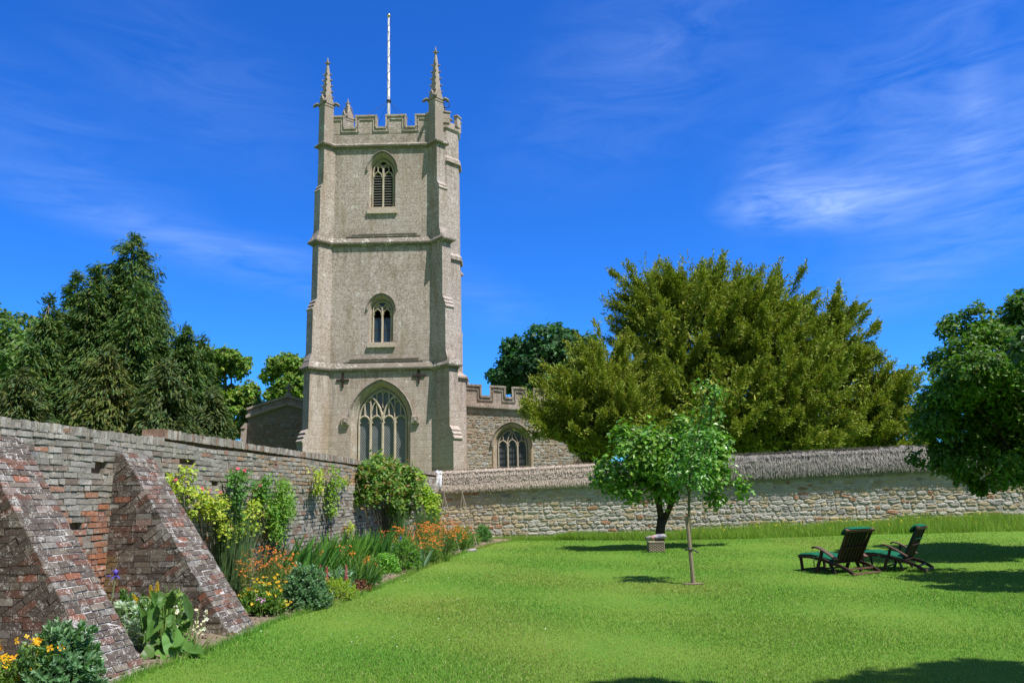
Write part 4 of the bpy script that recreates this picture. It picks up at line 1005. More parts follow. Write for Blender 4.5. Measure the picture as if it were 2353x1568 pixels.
def conifer(label, base, h, R, n_br, cols, bare=False, group=None, skirt=.04, name='conifer'):
    base = np.asarray(base, float); t = thing(name, label, 'tree', base, group); cr, tk = MB(), MB()
    f = 1 - np.sqrt(RNG.random(n_br)) * (1 - skirt); f = np.clip(f, skirt, .985); az = RNG.random(n_br) * 2 * math.pi
    lump = 1 + .20 * np.sin(az * 3 + f * 9 + RNG.random() * 6) + .15 * np.sin(az * 5 - f * 17)
    Lb = R * np.power(1 - f, .64) * lump * RNG.uniform(.72, 1.08, n_br) + .18
    Cs, Ds, Ns = [], [], []
    for i in range(n_br):
        o = np.array([math.cos(az[i]), math.sin(az[i]), 0]); a = base + np.array([0, 0, h * f[i]]); m = int(10 + 16 * Lb[i] / R)
        tt = RNG.uniform(.28, 1.0, m); up = .55 * tt - .62 * tt ** 2.2
        sd = np.array([-o[1], o[0], 0]); spread = (1.02 - tt * .65) * .34 * Lb[i]
        off = RNG.normal(0, .55, m) * spread
        pos = a + np.outer(tt * Lb[i], o) + np.outer(off, sd) + np.outer(up * Lb[i] * .8 - np.abs(off) * .3, (0, 0, 1.)) + RNG.normal(0, .05, (m, 3))
        D = np.outer(np.ones(m), o) + np.outer(off * 1.2 + RNG.normal(0, .3, m), sd) + np.outer(.25 - 1.15 * tt + RNG.normal(0, .3, m), (0, 0, 1.))
        N = norm(np.outer(np.ones(m), o * .5 + np.array([0, 0, 1.])) + RNG.normal(0, .45, (m, 3))); Cs.append(pos); Ds.append(D); Ns.append(N)
    # leader
    m = 70; tt = RNG.random(m); zz = h * (.88 + .13 * tt); a = RNG.random(m) * 6.3; rr = .32 * (1 - tt) * R * .5 + .04
    Cs.append(base + np.stack([np.cos(a) * rr, np.sin(a) * rr, zz], 1)); Ds.append(np.stack([np.cos(a), np.sin(a), RNG.normal(.3, .6, m)], 1)); Ns.append(rvec(m))
    C = np.vstack(Cs); D = np.vstack(Ds); N = np.vstack(Ns); n = len(C); s = RNG.uniform(.7, 1.35, n)
    for k in range(4):
        cards(cr, C + RNG.normal(0, .10, (n, 3)), D + RNG.normal(0, .30, (n, 3)), N + RNG.normal(0, .4, (n, 3)), .25 * s, .056 * s, vary(cols, n, .3))
    cr.build('crown', M_needle, t)
    bk = (.22, .18, .14) if bare else (.12, .095, .075)
    tk.tube([base - np.array([0, 0, .2]), base + np.array([.05, 0, h * .5]), base + np.array([0, -.02, h * .97])], [.05 + R * .07, .03 + R * .04, .02], 7, bk)
    if bare:   # trunk that shows in front of the foliage
        x, y, z = base; tk.tube([(x + .1, y - R * .30, z + h * .40), (x + .06, y - R * .42, z + h * .62), (x, y - R * .30, z + h * .80), (x, y - .05, z + h * .97)], [.06, .05, .035, .015], 6, bk)
    tk.build('trunk', M_bark, t, True); return t
def yew(label, base, blobs, n_sh, cols, group=None, sz=1.0, lean=(0, 0)):
    base = np.asarray(base, float); t = thing('yew_tree', label, 'tree', base, group); cr, tk = MB(), MB()
    vol = np.array([b[1][0] * b[1][2] for b in blobs]); vol = vol / vol.sum(); CC, DD, NN, LL = [], [], [], []
    for (c, r), v in zip(blobs, vol):
        c, r = np.asarray(c, float), np.asarray(r, float); m = int(n_sh * v); per = 24; nb = max(8, m // per)
        bd = rvec(nb); bd[:, 1] = np.where((bd[:, 1] > .3) & (RNG.random(nb) < .5), -bd[:, 1], bd[:, 1]); o_ = c + bd * r * RNG.uniform(.40, .86, nb)[:, None]
        ax = norm(bd * np.array([.85, .85, .30]) + np.array([lean[0], lean[1], .52]) + RNG.normal(0, .12, (nb, 3))); bl = RNG.uniform(1.1, 2.3, nb) * sz * np.where(bd[:, 2] > .3, 1.15, .85); tone = RNG.uniform(.8, 1.2, nb)
        k = np.repeat(np.arange(nb), per); m = len(k); f = RNG.random(m); st_ = o_[k] + ax[k] * (f * .8 * bl[k])[:, None]
        sd = norm(ax[k] + RNG.normal(0, .34, (m, 3)) * (1.15 - .6 * f)[:, None]); ln = RNG.uniform(.45, 1.0, m) * sz * (1.05 - .35 * f)
        for j in range(27):
            tt = (j + RNG.random(m)) / 27; q = st_ + sd * (tt * ln)[:, None]; off = RNG.normal(0, 1, (m, 3)); off -= sd * np.sum(off * sd, 1, keepdims=True); q = q + off * ((.10 * (1.0 - tt) ** .7 + .015) * sz)[:, None] - np.outer(np.abs(off[:, 0]) * .04, (0, 0, 1.))
            CC.append(q); DD.append(sd + off * .6); NN.append(rvec(m) * .8 + np.array([0, -.2, .9])); LL.append(RNG.uniform(.11, .185, m) * sz)
        m2 = int(n_sh * v * 2.2); d = rvec(m2); CC.append(c + d * r * (.8 * np.cbrt(RNG.random(m2)))[:, None]); DD.append(rvec(m2)); NN.append(rvec(m2)); LL.append(RNG.uniform(.25, .4, m2))
    m = n_sh // 20; k = RNG.integers(0, len(blobs), m); d = rvec(m); d[:, 2] = np.abs(d[:, 2]) * .9 + .05; d = norm(d)      # long feathery shoots that break the outline
    p = np.array([blobs[i][0] for i in k]) + d * np.array([blobs[i][1] for i in k]) * RNG.uniform(.85, 1.0, m)[:, None]; sd = norm(d * np.array([.75, .75, .3]) + np.array([lean[0], lean[1], .62]) + RNG.normal(0, .15, (m, 3))); ln = RNG.uniform(1.0, 1.9, m) * sz
    for j in range(34):
        tt = (j + RNG.random(m)) / 34; q = p + sd * ((tt - .3) * ln)[:, None] + np.outer(.10 * tt ** 2 * ln, (0, 0, 1.)); off = RNG.normal(0, 1, (m, 3)); off -= sd * np.sum(off * sd, 1, keepdims=True); q = q + off * ((.11 * (1 - tt) ** .6 + .015) * sz)[:, None]
        CC.append(q); DD.append(sd + off * .6); NN.append(rvec(m) + np.array([0, 0, .9])); LL.append(RNG.uniform(.12, .2, m) * sz)
    C, D, N, L_ = np.vstack(CC), np.vstack(DD), np.vstack(NN), np.concatenate(LL)
    ok = C[:, 2] > base[2] + .3; C, D, N, L_ = C[ok], D[ok], N[ok], L_[ok]; n = len(C)
    cards(cr, C, D, N, L_, L_ * .36, vary(cols, n, .28, .08)); cr.build('crown', M_needle, t)
    c0 = np.asarray(blobs[0][0]); dk = (.06, .045, .035); limb(tk, base - np.array([0, 0, .2]), base + np.array([0, 0, (c0[2] - base[2]) * .5]), .45, .32, .02, dk)
    f = base + np.array([0, 0, (c0[2] - base[2]) * .4])
    for (c, r) in blobs:
        for k in range(5): d = rvec(1)[0]; d[2] = abs(d[2]); limb(tk, f, np.asarray(c) + d * np.asarray(r) * .6, .12, .02, .06, dk)
    tk.build('trunk', M_bark, t, True); return t
def B(px, py, Y, rpx, rz=None, ry=None):      # an ellipsoid of foliage centred where the photo shows it at depth Y
    s = Y / F * 1.02; r = rpx * s; return (P(px, py, Y), (r, (ry * s if ry else r * .9), (rz * s if rz else r)))
gb = lambda px, Y: at(px, Y)
CON = [(.052, .108, .022), (.080, .122, .017), (.042, .095, .026)]
GC = 'conifers behind the brick wall'
def con(label, px, ytop, Y, Rpx, n, bare=False, cols=CON, skirt=.08):
    tp = P(px, ytop, Y); b = np.array([tp[0], Y, float(gz(tp[0], Y))]); h = tp[2] - b[2]; return conifer(label, b, h, Rpx * 1.12 * Y / F, int(n * 1.9), cols, bare, GC, skirt)
con('tallest dark conifer of the dense clump behind the brick wall', 308, 540, 37, 185, 1500)
con('second tallest conifer with a pointed ragged top beside the tallest one', 222, 612, 35.5, 75, 480, True)
con('slender dark blue-green conifer tip between two bare-stemmed conifers', 176, 624, 36.5, 78, 430)
con('conifer with a bare pale stem standing nearest the deciduous crown', 116, 680, 34.5, 85, 430, True)
con('low conifer with pale bare stem at the clump edge near the broken wall top', 70, 790, 33, 80, 330, True)
con('conifer with a long pale stem in front of the tallest dark one', 318, 655, 33.5, 92, 560, True)
con('slim pointed conifer on the church side of the tallest dark one', 430, 750, 35.0, 66, 380)
con('smallest spiky conifer nearest the church gable', 466, 775, 36.5, 62, 360)
con('broad low conifer spreading below the tallest one just above the wall', 250, 800, 31.5, 120, 520, False, [(.080, .105, .022), (.095, .115, .020), (.05, .085, .028)], .05)
con('bushy low conifer spreading above the wall beside the church gable', 385, 830, 31.5, 105, 460, False, [(.075, .10, .022), (.05, .085, .03)], .05)
con('low dark conifer bough clump above the wall at the photo edge', 55, 850, 31.0, 110, 380, False, [(.075, .10, .022), (.05, .085, .03)], .05)
con('squat conifer filling the gap above the broken wall top', 490, 900, 33.0, 72, 300, False, [(.075, .10, .024), (.05, .085, .03)], .05)
LIME = [(.13, .21, .026), (.10, .185, .034), (.15, .22, .024)]
GD = 'broadleaf trees behind the church and conifers'
broadleaf('light green leafy tree showing beyond the conifers at the photo edge', gb(20, 52), [B(25, 790, 52, 95), B(-40, 850, 52, 110), B(60, 880, 50, 85), B(-60, 740, 52, 70)], 16000, (.30, .19), [(.10, .165, .036), (.08, .145, .04)], .4, nlobe=46, group=GD)
broadleaf('bright green leafy tree between the conifers and the church gable', gb(505, 50), [B(498, 850, 50, 68), B(525, 930, 49, 62), B(470, 930, 50, 70), B(530, 985, 48, 50), B(562, 990, 48, 38), B(590, 1000, 47, 26)], 26000, (.28, .18), LIME, .35, nlobe=80, group=GD, lob=(.26, .42))
broadleaf('bright green tree rising behind the church gable roof', gb(660, 68), [B(668, 860, 68, 55), B(695, 900, 68, 70), B(640, 905, 67, 38), B(720, 850, 68, 50), B(606, 935, 66, 20)], 22000, (.34, .21), LIME, .4, nlobe=70, group=GD, lob=(.26, .42))
broadleaf('dark round-headed tree behind the embattled aisle parapet', gb(1245, 70), [B(1245, 830, 70, 92), B(1190, 875, 70, 74), B(1320, 850, 70, 85), B(1270, 900, 69, 85)], 36000, (.38, .26), [(.032, .095, .032), (.042, .11, .034)], .6, nlobe=90, group=GD, lob=(.26, .38))
YEWC = [(.185, .235, .028), (.165, .215, .03), (.14, .19, .03), (.215, .25, .028)]
GY = 'yew trees behind the thatched wall'
yew('largest olive green yew towering over the thatched wall', gb(1650, 37.5), [B(1600, 790, 37.5, 175, 165), B(1595, 705, 38, 90, 75), B(1740, 820, 37, 130, 140), B(1488, 765, 38, 75, 90), B(1640, 950, 36, 220, 100), B(1770, 740, 38, 70, 60), B(1850, 850, 37.5, 70, 90), B(1690, 690, 38, 70, 60), B(1830, 940, 36, 130, 110), B(1490, 690, 38, 55, 45), B(1550, 900, 37, 120, 120), B(1720, 1000, 36, 140, 70), B(1560, 1045, 36, 120, 50), B(1780, 1040, 36, 150, 50)], 12000, YEWC, GY)
yew('lower olive yew in front of the aisle wall and window', gb(1370, 33.5), [B(1370, 930, 33.5, 105, 90), B(1290, 965, 33, 65, 60), B(1430, 985, 33, 85, 75), B(1400, 860, 34, 55, 40), B(1370, 1015, 33, 80, 50)], 3800, [(.215, .255, .028), (.19, .235, .03), (.16, .20, .03)], GY, .85, (-.12, 0))
yew('olive yew with long upswept shoots nearest the apple tree', gb(1960, 39), [B(1910, 840, 39, 62, 110), B(1985, 950, 38, 70, 90), B(1900, 770, 39, 35, 50), B(2030, 960, 39, 42, 70), B(1950, 1020, 38, 100, 55), B(1990, 1045, 38, 110, 40)], 4200, YEWC, GY, 1.05, (.22, 0))
# --- garden trees
def leafy(name, label, base, stems, clusters, n, leaf, cols, bark=(.05, .042, .034), cat='tree', mat=None, twig=.5):
    base = np.asarray(base, float); t = thing(name, label, cat, base); cr, tk = MB(), MB()
    for pts, r in stems: tk.tube(np.array(pts, float), r, 8, bark)
    ctr = np.mean([c[0] for c in clusters], 0); w = np.array([c[1] ** 2 for c in clusters]); w /= w.sum()
    for (c, r), q in zip(clusters, w):
        m = int(n * q); k = max(3, m // 9); sc = c + norm(RNG.normal(0, 1, (k, 3))) * (r * np.cbrt(RNG.uniform(.12, 1.0, k)))[:, None] * np.array([1, 1, .9])
        j = RNG.integers(0, k, m); pos = sc[j] + RNG.normal(0, leaf[0] * .85, (m, 3)); out = norm(pos - c)
        N = norm(out * .35 + np.array([0, 0, .75]) + RNG.normal(0, .38, (m, 3))); D = norm(np.cross(N, rvec(m)) + out * .4); D[:, 2] -= .45; s = RNG.uniform(.7, 1.3, m)
        cards(cr, pos, D, N, leaf[0] * s, leaf[1] * s, vary(cols, m, .22, .08), .18)
        for q2 in sc[:: max(1, int(3 / twig))]: limb(tk, c - (c - ctr) * .3 - np.array([0, 0, r * .4]), q2, .014, .004, .08, bark, 4)
    cr.build('crown', mat or M_leafgloss, t); tk.build('trunk', M_bark, t, True); return t
YM = 22.3; b = at(1513, YM); q = lambda px, py, Y=YM: P(px, py, Y)
APL = [(.11, .23, .028), (.09, .20, .034), (.13, .25, .028)]
cl = [(q(x, y, YM + dy), r * YM / F) for x, y, r, dy in ((1420, 1100, 48, 0), (1465, 1055, 55, -.4), (1520, 1030, 62, .2), (1580, 1030, 58, -.3), (1640, 1060, 52, .1), (1665, 1105, 40, -.2), (1600, 1085, 58, .5), (1540, 1080, 60, -.6), (1480, 1100, 50, .5), (1445, 1135, 28, -.4), (1385, 1110, 20, .3), (1700, 1125, 16, .2), (1655, 1145, 22, .1), (1550, 1000, 40, .3), (1500, 1000, 35, -.2), (1400, 1085, 28, .2), (1690, 1110, 18, 0), (1610, 1000, 34, -.3), (1650, 1030, 32, .4), (1510, 1120, 32, 0), (1460, 1010, 28, .2))]
leafy('mulberry_tree', 'small spreading tree with broad bright leaves and a dark forked trunk', b,
      [([b - np.array([0, 0, .1]), q(1517, 1215), q(1520, 1190)], [.135, .125, .12]), ([q(1520, 1195), q(1512, 1150), q(1505, 1090), q(1480, 1050)], [.10, .08, .06, .03]), ([q(1524, 1198), q(1545, 1150), q(1570, 1090), q(1600, 1040)], [.085, .07, .055, .025]),
       ([q(1506, 1110), q(1460, 1100), q(1420, 1095)], [.04, .03, .015]), ([q(1560, 1110), q(1620, 1090), q(1660, 1080)], [.04, .03, .015]), ([q(1540, 1150), q(1545, 1080), q(1550, 1010)], [.05, .035, .015])], [(c_ + RNG.normal(0, .12, 3), r_ * RNG.uniform(.6, .95)) for c_, r_ in cl], 8000, (.145, .11), APL)
YS2 = 14.7; b = at(1591, YS2); q2 = lambda px, py, Y=YS2: P(px, py, Y)
cl = [(q2(x, y, YS2 + dy), r * YS2 / F) for x, y, r, dy in ((1585, 1095, 42, 0), (1600, 1050, 40, .1), (1608, 1000, 34, -.1), (1618, 950, 30, .1), (1635, 905, 24, 0), (1618, 885, 18, -.1), (1640, 950, 24, .1), (1575, 1060, 34, -.2), (1615, 1080, 38, .2), (1560, 1090, 30, .1), (1648, 900, 16, 0))]
sap = leafy('young_tree', 'slender young tree tied to a short stake in the lawn', b,
      [([b - np.array([0, 0, .05]), q2(1588, 1290), q2(1583, 1200), q2(1583, 1120), q2(1590, 1050), q2(1610, 960), q2(1625, 880)], [.032, .030, .027, .024, .018, .012, .005]), ([q2(1583, 1130), q2(1560, 1080), q2(1540, 1030)], [.014, .009, .004]), ([q2(1584, 1125), q2(1605, 1070), q2(1625, 1010), q2(1640, 905)], [.014, .011, .008, .004]), ([q2(1583, 1140), q2(1550, 1120), q2(1510, 1105)], [.010, .007, .003])],
      cl, 1500, (.085, .042), [(.10, .24, .03), (.08, .20, .035)], (.12, .125, .06))
mb = MB(); s0 = at(1593, YS2 - .03); mb.tube([s0 - np.array([0, 0, .05]), q2(1577.5, 1185, YS2 - .05)], [.038, .032], 8, (.27, .22, .15)); o = mb.build('tree_stake', M_stem); tag(o, 'weathered round stake beside the slender young tree', 'stake')
mb = MB(); c = q2(1583, 1261, YS2 - .03); mb.tube([c + np.array([.07 * math.cos(a), .06 * math.sin(a), .0]) for a in np.linspace(0, 6.28, 12)], .014, 5); mb.tube([c + np.array([.06, -.02, 0]), c + np.array([.12, -.03, -.04]), c + np.array([.155, -.03, -.06])], [.014, .013, .012], 5)
o = mb.build('tree_tie', M_wire); tag(o, 'black rubber tie holding the young tree to its stake', 'tree tie')
# small bare ring of soil round the young tree
mb = MB(); c = at(1592, YS2); rr = [np.array([c[0] + r * math.cos(a) * 1.5, c[1] + r * math.sin(a), gz(c[0], c[1]) + h]) for r, h in ((.13, .010),) for a in np.linspace(0, 6.2, 14)]
mb.add([[c[0], c[1], c[2] + .035]] + rr, [[0, i + 1, (i + 1) % 14 + 1] for i in range(14)], (.3, .25, .2)); tag(mb.build('soil_ring', M_soil), kind='structure')
# apple tree at the right edge
YA_ = 18.0; b = at(2430, YA_); q3 = lambda px, py, Y=YA_: P(px, py, Y)
blobs = [(2180, 960, 100, 0), (2150, 850, 75, .4), (2215, 775, 78, -.3), (2310, 760, 95, .4), (2280, 880, 130, -1.0), (2150, 1045, 70, .3), (2230, 1060, 90, -.5), (2330, 1000, 120, 1), (2330, 1110, 60, -.8), (2420, 850, 150, 0), (2440, 1010, 120, 0), (2120, 930, 48, .3), (2240, 1120, 40, .4), (2180, 1110, 30, .2), (2360, 700, 60, .5), (2250, 985, 110, .2), (2320, 1065, 80, .3), (2180, 1030, 70, 0)]
cl = [(q3(x + 26, y, YA_ + dy), r * 1.03 * YA_ / F) for x, y, r, dy in blobs]
t = broadleaf('large apple tree with drooping boughs at the edge of the lawn', b, [(c, (r, r, r * .95)) for c, r in cl], 95000, (.10, .064), [(.062, .135, .012), (.05, .115, .012), (.09, .175, .016)], .14, .42, (.28, .44), 150, name='apple_tree', mat=M_leaf, shell=.45, limbs=26, barkc=(.055, .045, .036), twigs=26)
# trees beyond the frame whose shade falls across the lawn
def shade_tree(label, x, y, z, r, n=5200, rx=1.0, leaf=(.16, .11)):
    bb = np.array([x, y, float(gz(x, y))]); k = 6 if rx == 1.0 else 18; d = rvec(k)
    if rx != 1.0: d[:, 0] = np.linspace(-1, 1, k); d[:, 1] = .32 + .10 * np.sin(np.arange(k) * 1.3); d[::3, 1] -= .6
    cs = [(np.array([x, y, z]) + q * r * .55 * np.array([rx * (1.0 if rx == 1 else 1.45), 1, .7]), (r * .6, r * .6, r * .5)) for q in d]
    broadleaf(label, bb, cs, n, leaf, [(.05, .11, .03)], .13 if rx == 1 else .3, .4, nlobe=40 if rx == 1 else 90, name='fruit_tree' if rx == 1 else 'walnut_tree', group='trees beside the lawn casting shade on it')
shade_tree('fruit tree beyond the frame shading the grass beside the deck chairs', 11.2, 12.7, 4.2, 2.4, 14000)
shade_tree('tall spreading tree behind the photographer shading the nearest strip of lawn', 9.6, 2.55, 9.3, 2.5, 60000, 2.1, (.2, .13))
# overhead wires far behind the yews
mb = MB()
for y0, y1 in ((835, 818), (858, 838)): a, b_ = P(1960, y0 + 6, 75), P(2420, y1 - 8, 75); mb.tube([a + (b_ - a) * t - np.array([0, 0, .35 * math.sin(math.pi * t)]) for t in np.linspace(0, 1, 8)], .022, 4)
o = mb.build('overhead_cable', M_wire); tag(o, 'thin overhead cables crossing the sky beyond the yews', 'cable')

# ================================================================== PLANTS OF THE BORDER
def strip_leaf(mb, base, d, L_, w, bend, col, seg=5, twist=0.0):
    """strap leaf: base point, initial direction d, arching over by bend"""
    d = norm(np.asarray(d, float)); h = np.array([d[0], d[1], 0]); h = norm(h) if np.linalg.norm(h) > 1e-3 else np.array([1., 0, 0]); s = np.array([-h[1], h[0], 0]); a = RNG.random() * 6.3 if twist else 0
    s = norm(s * math.cos(a) + h * math.sin(a)); p = np.array(base, float); V = []; dd = d.copy()
    for i in range(seg + 1):
        t = i / seg; ww = w * (.75 + .5 * t if t < .4 else 1.0 - ((t - .4) / .6) ** 1.8) + .001; V += [p - s * ww / 2, p + s * ww / 2]; p = p + dd * L_ / seg; dd = norm(dd + np.array([h[0] * bend, h[1] * bend, -bend]) / seg * (.5 + t))
    mb.add(V, [[2 * i, 2 * i + 1, 2 * i + 3, 2 * i + 2] for i in range(seg)], np.repeat(col, 2 * (seg + 1), 0) if np.ndim(col) == 2 else col)
def cv(c, v=.2): return np.clip(np.array(c) * random.uniform(1 - v, 1 + v) * (1 + RNG.normal(0, .05, 3)), .004, .95)
def flowers(mb, pts, size, cols, petals=5):
    for p in pts:
        nrm = norm(RNG.normal(0, .5, 3) + np.array([.25, -.35, .8])); a = norm(np.cross(nrm, RNG.normal(0, 1, 3))); b = np.cross(nrm, a); c = cv(cols[random.randrange(len(cols))], .15); s = size * random.uniform(.75, 1.2); V = [p]; 
        for i in range(petals):
            t0 = 6.283 * i / petals; V += [p + (a * math.cos(t0 - .5) + b * math.sin(t0 - .5)) * s * .42 + nrm * s * .06, p + (a * math.cos(t0) + b * math.sin(t0)) * s * .55 + nrm * s * .12, p + (a * math.cos(t0 + .5) + b * math.sin(t0 + .5)) * s * .42 + nrm * s * .06]
        mb.add(V, [[0, 3 * i + 1, 3 * i + 2, 3 * i + 3] for i in range(petals)], c)
def mound(name, label, c, rx, ry, h, n, leaf, cols, group=None, cat='plant', rosette=True, mat=None, up=.45):
    """rounded bushy perennial: leafy stem tips over a dome"""
    t = thing(name, label, cat, c, group); fo, st = MB(), MB(); c = np.asarray(c, float); k = n // 9 if rosette else n // 5
    d = rvec(k); d[:, 2] = np.abs(d[:, 2]); rr = RNG.uniform(.72, 1.03, k); lump = 1 + .10 * np.sin(d[:, 0] * 7 + 1) * np.sin(d[:, 1] * 6 + d[:, 2] * 5)
    q = c + d * np.array([rx, ry, h]) * (rr * lump)[:, None]; m = 9 if rosette else 5
    q = q + np.array([0, 0, .02]); ax = norm(d * np.array([1 / rx, 1 / ry, 1 / h]) * min(rx, h) + np.array([0, 0, up]))
    rep_ = np.repeat(np.arange(k), m); o = RNG.normal(0, 1, (k * m, 3)); o = norm(o - ax[rep_] * np.sum(o * ax[rep_], 1, keepdims=True)); lv = np.tile(np.linspace(0, 1, m), k)
    D = norm(o * (.95 - .5 * lv)[:, None] + ax[rep_] * (.25 + .7 * lv)[:, None]); N = norm(ax[rep_] - o * .3); s = RNG.uniform(.75, 1.25, k * m)
    pos = q[rep_] + D * leaf[0] * .5 + ax[rep_] * (lv * leaf[0] * .5 - leaf[0] * .7 * (1 - lv))[:, None]
    cards(fo, pos, D, N, leaf[0] * s, leaf[1] * s, vary(cols, k * m, .18, .06), .2)
    fo.build('foliage', mat or M_leafgloss, t)
    for i in range(0, k, 5): st.tube([c + (q[i] - c) * np.array([.35, .35, 0]) , c + (q[i] - c) * .7, q[i]], [.006, .005, .003], 4, (.10, .15, .05))
    st.build('stems', M_stem, t); return t
def leafmass(mb, c, r, n, leaf, cols, droop=.3):
    d = rvec(n); d[:, 2] = np.abs(d[:, 2]) * 1.1 - .12; pos = np.asarray(c) + d * np.asarray(r) * np.cbrt(RNG.uniform(.1, 1, n))[:, None]; N = norm(RNG.normal(0, .5, (n, 3)) + np.array([.2, -.3, .8])); D = norm(np.cross(N, rvec(n)) + d * .4); D[:, 2] -= droop; s = RNG.uniform(.7, 1.3, n)
    cards(mb, pos, D, N, leaf[0] * s, leaf[1] * s, vary(cols, n, .22, .08), .2)
GRN = [(.10, .19, .03), (.08, .165, .035), (.13, .21, .03)]
def flowering(name, label, c, rx, h, nfl, fcols, fsize, group=None, leafcols=GRN, nleaf=900, leaf=(.05, .014), low=.45, cat='flowers', lean=(0, 0), petals=4, single=False):
    """clump of many thin stems with flowers at their tips"""
    t = thing(name, label, cat, c, group); st, fo, fl_ = MB(), MB(), MB(); c = np.asarray(c, float); tips = []
    ns = max(10, int(nfl / 3.2))
    for i in range(ns):
        a = random.random() * 6.283; r = math.sqrt(random.random()); b = c + np.array([math.cos(a), math.sin(a), 0]) * rx * .45 * r; tp = c + np.array([math.cos(a) * rx * r + lean[0], math.sin(a) * rx * r + lean[1], h * random.uniform(low, 1.0) * (1 - .25 * r * r)])
        st.tube([b, (b + tp) / 2 + RNG.normal(0, .02, 3), tp], [.004, .0035, .0025], 4, cv((.12, .19, .05)))
        for k in range(random.randint(2, 5)): tips.append(tp + RNG.normal(0, fsize * .9, 3) * np.array([1, 1, .6]))
        m = max(2, nleaf // ns); tt = RNG.uniform(.1, .92, m)[:, None]; pos = b + (tp - b) * tt + RNG.normal(0, .025, (m, 3)); D = RNG.normal(0, .6, (m, 3)) + np.array([0, 0, .5]); cards(fo, pos, D, rvec(m) + np.array([0, 0, .7]), leaf[0] * RNG.uniform(.7, 1.4, m), leaf[1] * RNG.uniform(.7, 1.3, m), vary(leafcols, m, .2, .08))
    fo.build('foliage', M_leaf, t); st.build('stems', M_stem, t)
    if single:
        for p in tips[:nfl]: fb = MB(); flowers(fb, [p], fsize, fcols, petals); fb.build('flower', M_petal, t)
    else: flowers(fl_, tips[:nfl], fsize, fcols, petals); o = fl_.build('flowers', M_petal, t); o['kind'] = 'stuff'
    return t
def strap_clump(name, label, c, rx, ry, h, n, w, cols, bend=.5, lean=(0, 0), group=None, cat='plant', spread=.35):
    t = thing(name, label, cat, c, group); mb = MB(); c = np.asarray(c, float)
    for i in range(n):
        b = c + np.array([random.uniform(-1, 1) * rx, random.uniform(-1, 1) * ry, -.02]); d = np.array([random.gauss(0, spread) + lean[0], random.gauss(0, spread) + lean[1], 1.0])
        strip_leaf(mb, b, d, h * random.uniform(.65, 1.12), w * random.uniform(.7, 1.2), random.uniform(0, bend), cv(cols[random.randrange(len(cols))]), 6, 1)
    mb.build('leaves', M_leaf, t); return t
def rush_clump(label, c, rx, h, n, cols, group='tall rush-like clumps in the border', cat='plant', spread=.08):
    t = thing('rush_clump', label, cat, c, group); mb = MB(); c = np.asarray(c, float)
    for i in range(n):
        a = random.random() * 6.3; r = math.sqrt(random.random()); o = np.array([math.cos(a), math.sin(a), 0]) * r; b = c + o * rx * .7; L_ = h * random.uniform(.5, 1.05); tp = b + o * rx * .5 * random.random() + np.array([random.gauss(0, spread), random.gauss(0, spread), L_])
        mb.tube([b, (b + tp) / 2 + RNG.normal(0, .012, 3), tp], [.0075, .006, .0025], 3, cv(cols[random.randrange(len(cols))]), False)
    mb.build('stems', M_leaf, t); return t
def spike_plant(name, label, c, spikes, fcol, scol=(.14, .22, .06), leaves=None, group=None, cat='flowers', dens=70, size=.022, rad=.022, flen=.4):
    """plant with upright flower spikes: spikes = list of (base offset, tip offset) """
    t = thing(name, label, cat, c, group); c = np.asarray(c, float); st = MB()
    for b, tp in spikes: st.tube([c + b, c + (np.array(b) + tp) / 2 + RNG.normal(0, .008, 3), c + tp], [.008, .007, .003], 5, scol)
    st.build('stems', M_stem, t)
    for b, tp in spikes:
        mb = MB(); b, tp = np.array(b, float), np.array(tp, float); u = (tp - b); L_ = np.linalg.norm(u); u = u / L_; L0 = flen * L_ if flen < 1 else L_ * .9
        for k in range(dens):
            f = k / dens; p = c + tp - u * L0 * (1 - f); a = k * 2.4; o = np.array([math.cos(a), math.sin(a), 0]); rr = rad * (1 - .7 * f ** 2)
            q = p + o * rr; s = size * (1 - .5 * f); cards(mb, q[None], (o + u * .4)[None], (u + RNG.normal(0, .2, 3))[None], [s * 1.5], [s], cv(fcol, .22)[None], .3)
        mb.build('flower_spike', M_petal, t)
    if leaves:
        mb = MB(); leafmass(mb, c + np.array([0, 0, leaves[2] * .15]), (leaves[0], leaves[0], leaves[2]), leaves[3], leaves[4], leaves[1]); mb.build('foliage', M_leaf, t)
    return t
ORANGE = [(.80, .24, .03), (.78, .30, .06), (.70, .19, .03)]; YEL = [(.85, .52, .02), (.85, .42, .02), (.80, .60, .06)]
SED = [(.10, .20, .09), (.12, .225, .11), (.09, .18, .075), (.14, .24, .13)]
GM = 'rounded blue-green sedum mounds'
c = P(140, 1520, 7.35); c[2] = float(gz(c[0], c[1])); mound('sedum', 'rounded blue-green sedum mound at the foot of the nearest buttress', c, .34, .34, .60, 5200, (.062, .034), SED, GM)
c = at(700, 12.7); mound('sedum', 'rounded blue-green sedum mound beside orange and yellow flowers', c, .35, .35, .60, 5600, (.055, .032), SED, GM)
GW = 'golden yellow wallflower clumps'
c = P(34, 1520, 7.1); c[2] = float(gz(c[0], c[1])); flowering('wallflower', 'golden wallflowers with large heads beside the nearest sedum mound', c, .34, .62, 84, YEL, .056, GW, single=True, nleaf=1700, leaf=(.075, .018))
c = at(612, 12.2); flowering('wallflower', 'golden wallflowers between the second buttress and a sedum mound', c, .42, .62, 90, YEL, .05, GW, single=True, nleaf=2400, leaf=(.08, .022), low=.3)
GO = 'orange flowered clumps in the border'
c = at(600, 13.4); flowering('orange_wallflower', 'tall clump of small orange flowers above golden wallflowers', c, .46, .98, 330, ORANGE, .034, GO, nleaf=2600, leaf=(.05, .012), low=.6, leafcols=[(.13, .16, .03), (.11, .17, .04), (.16, .15, .04)], lean=(.08, 0))
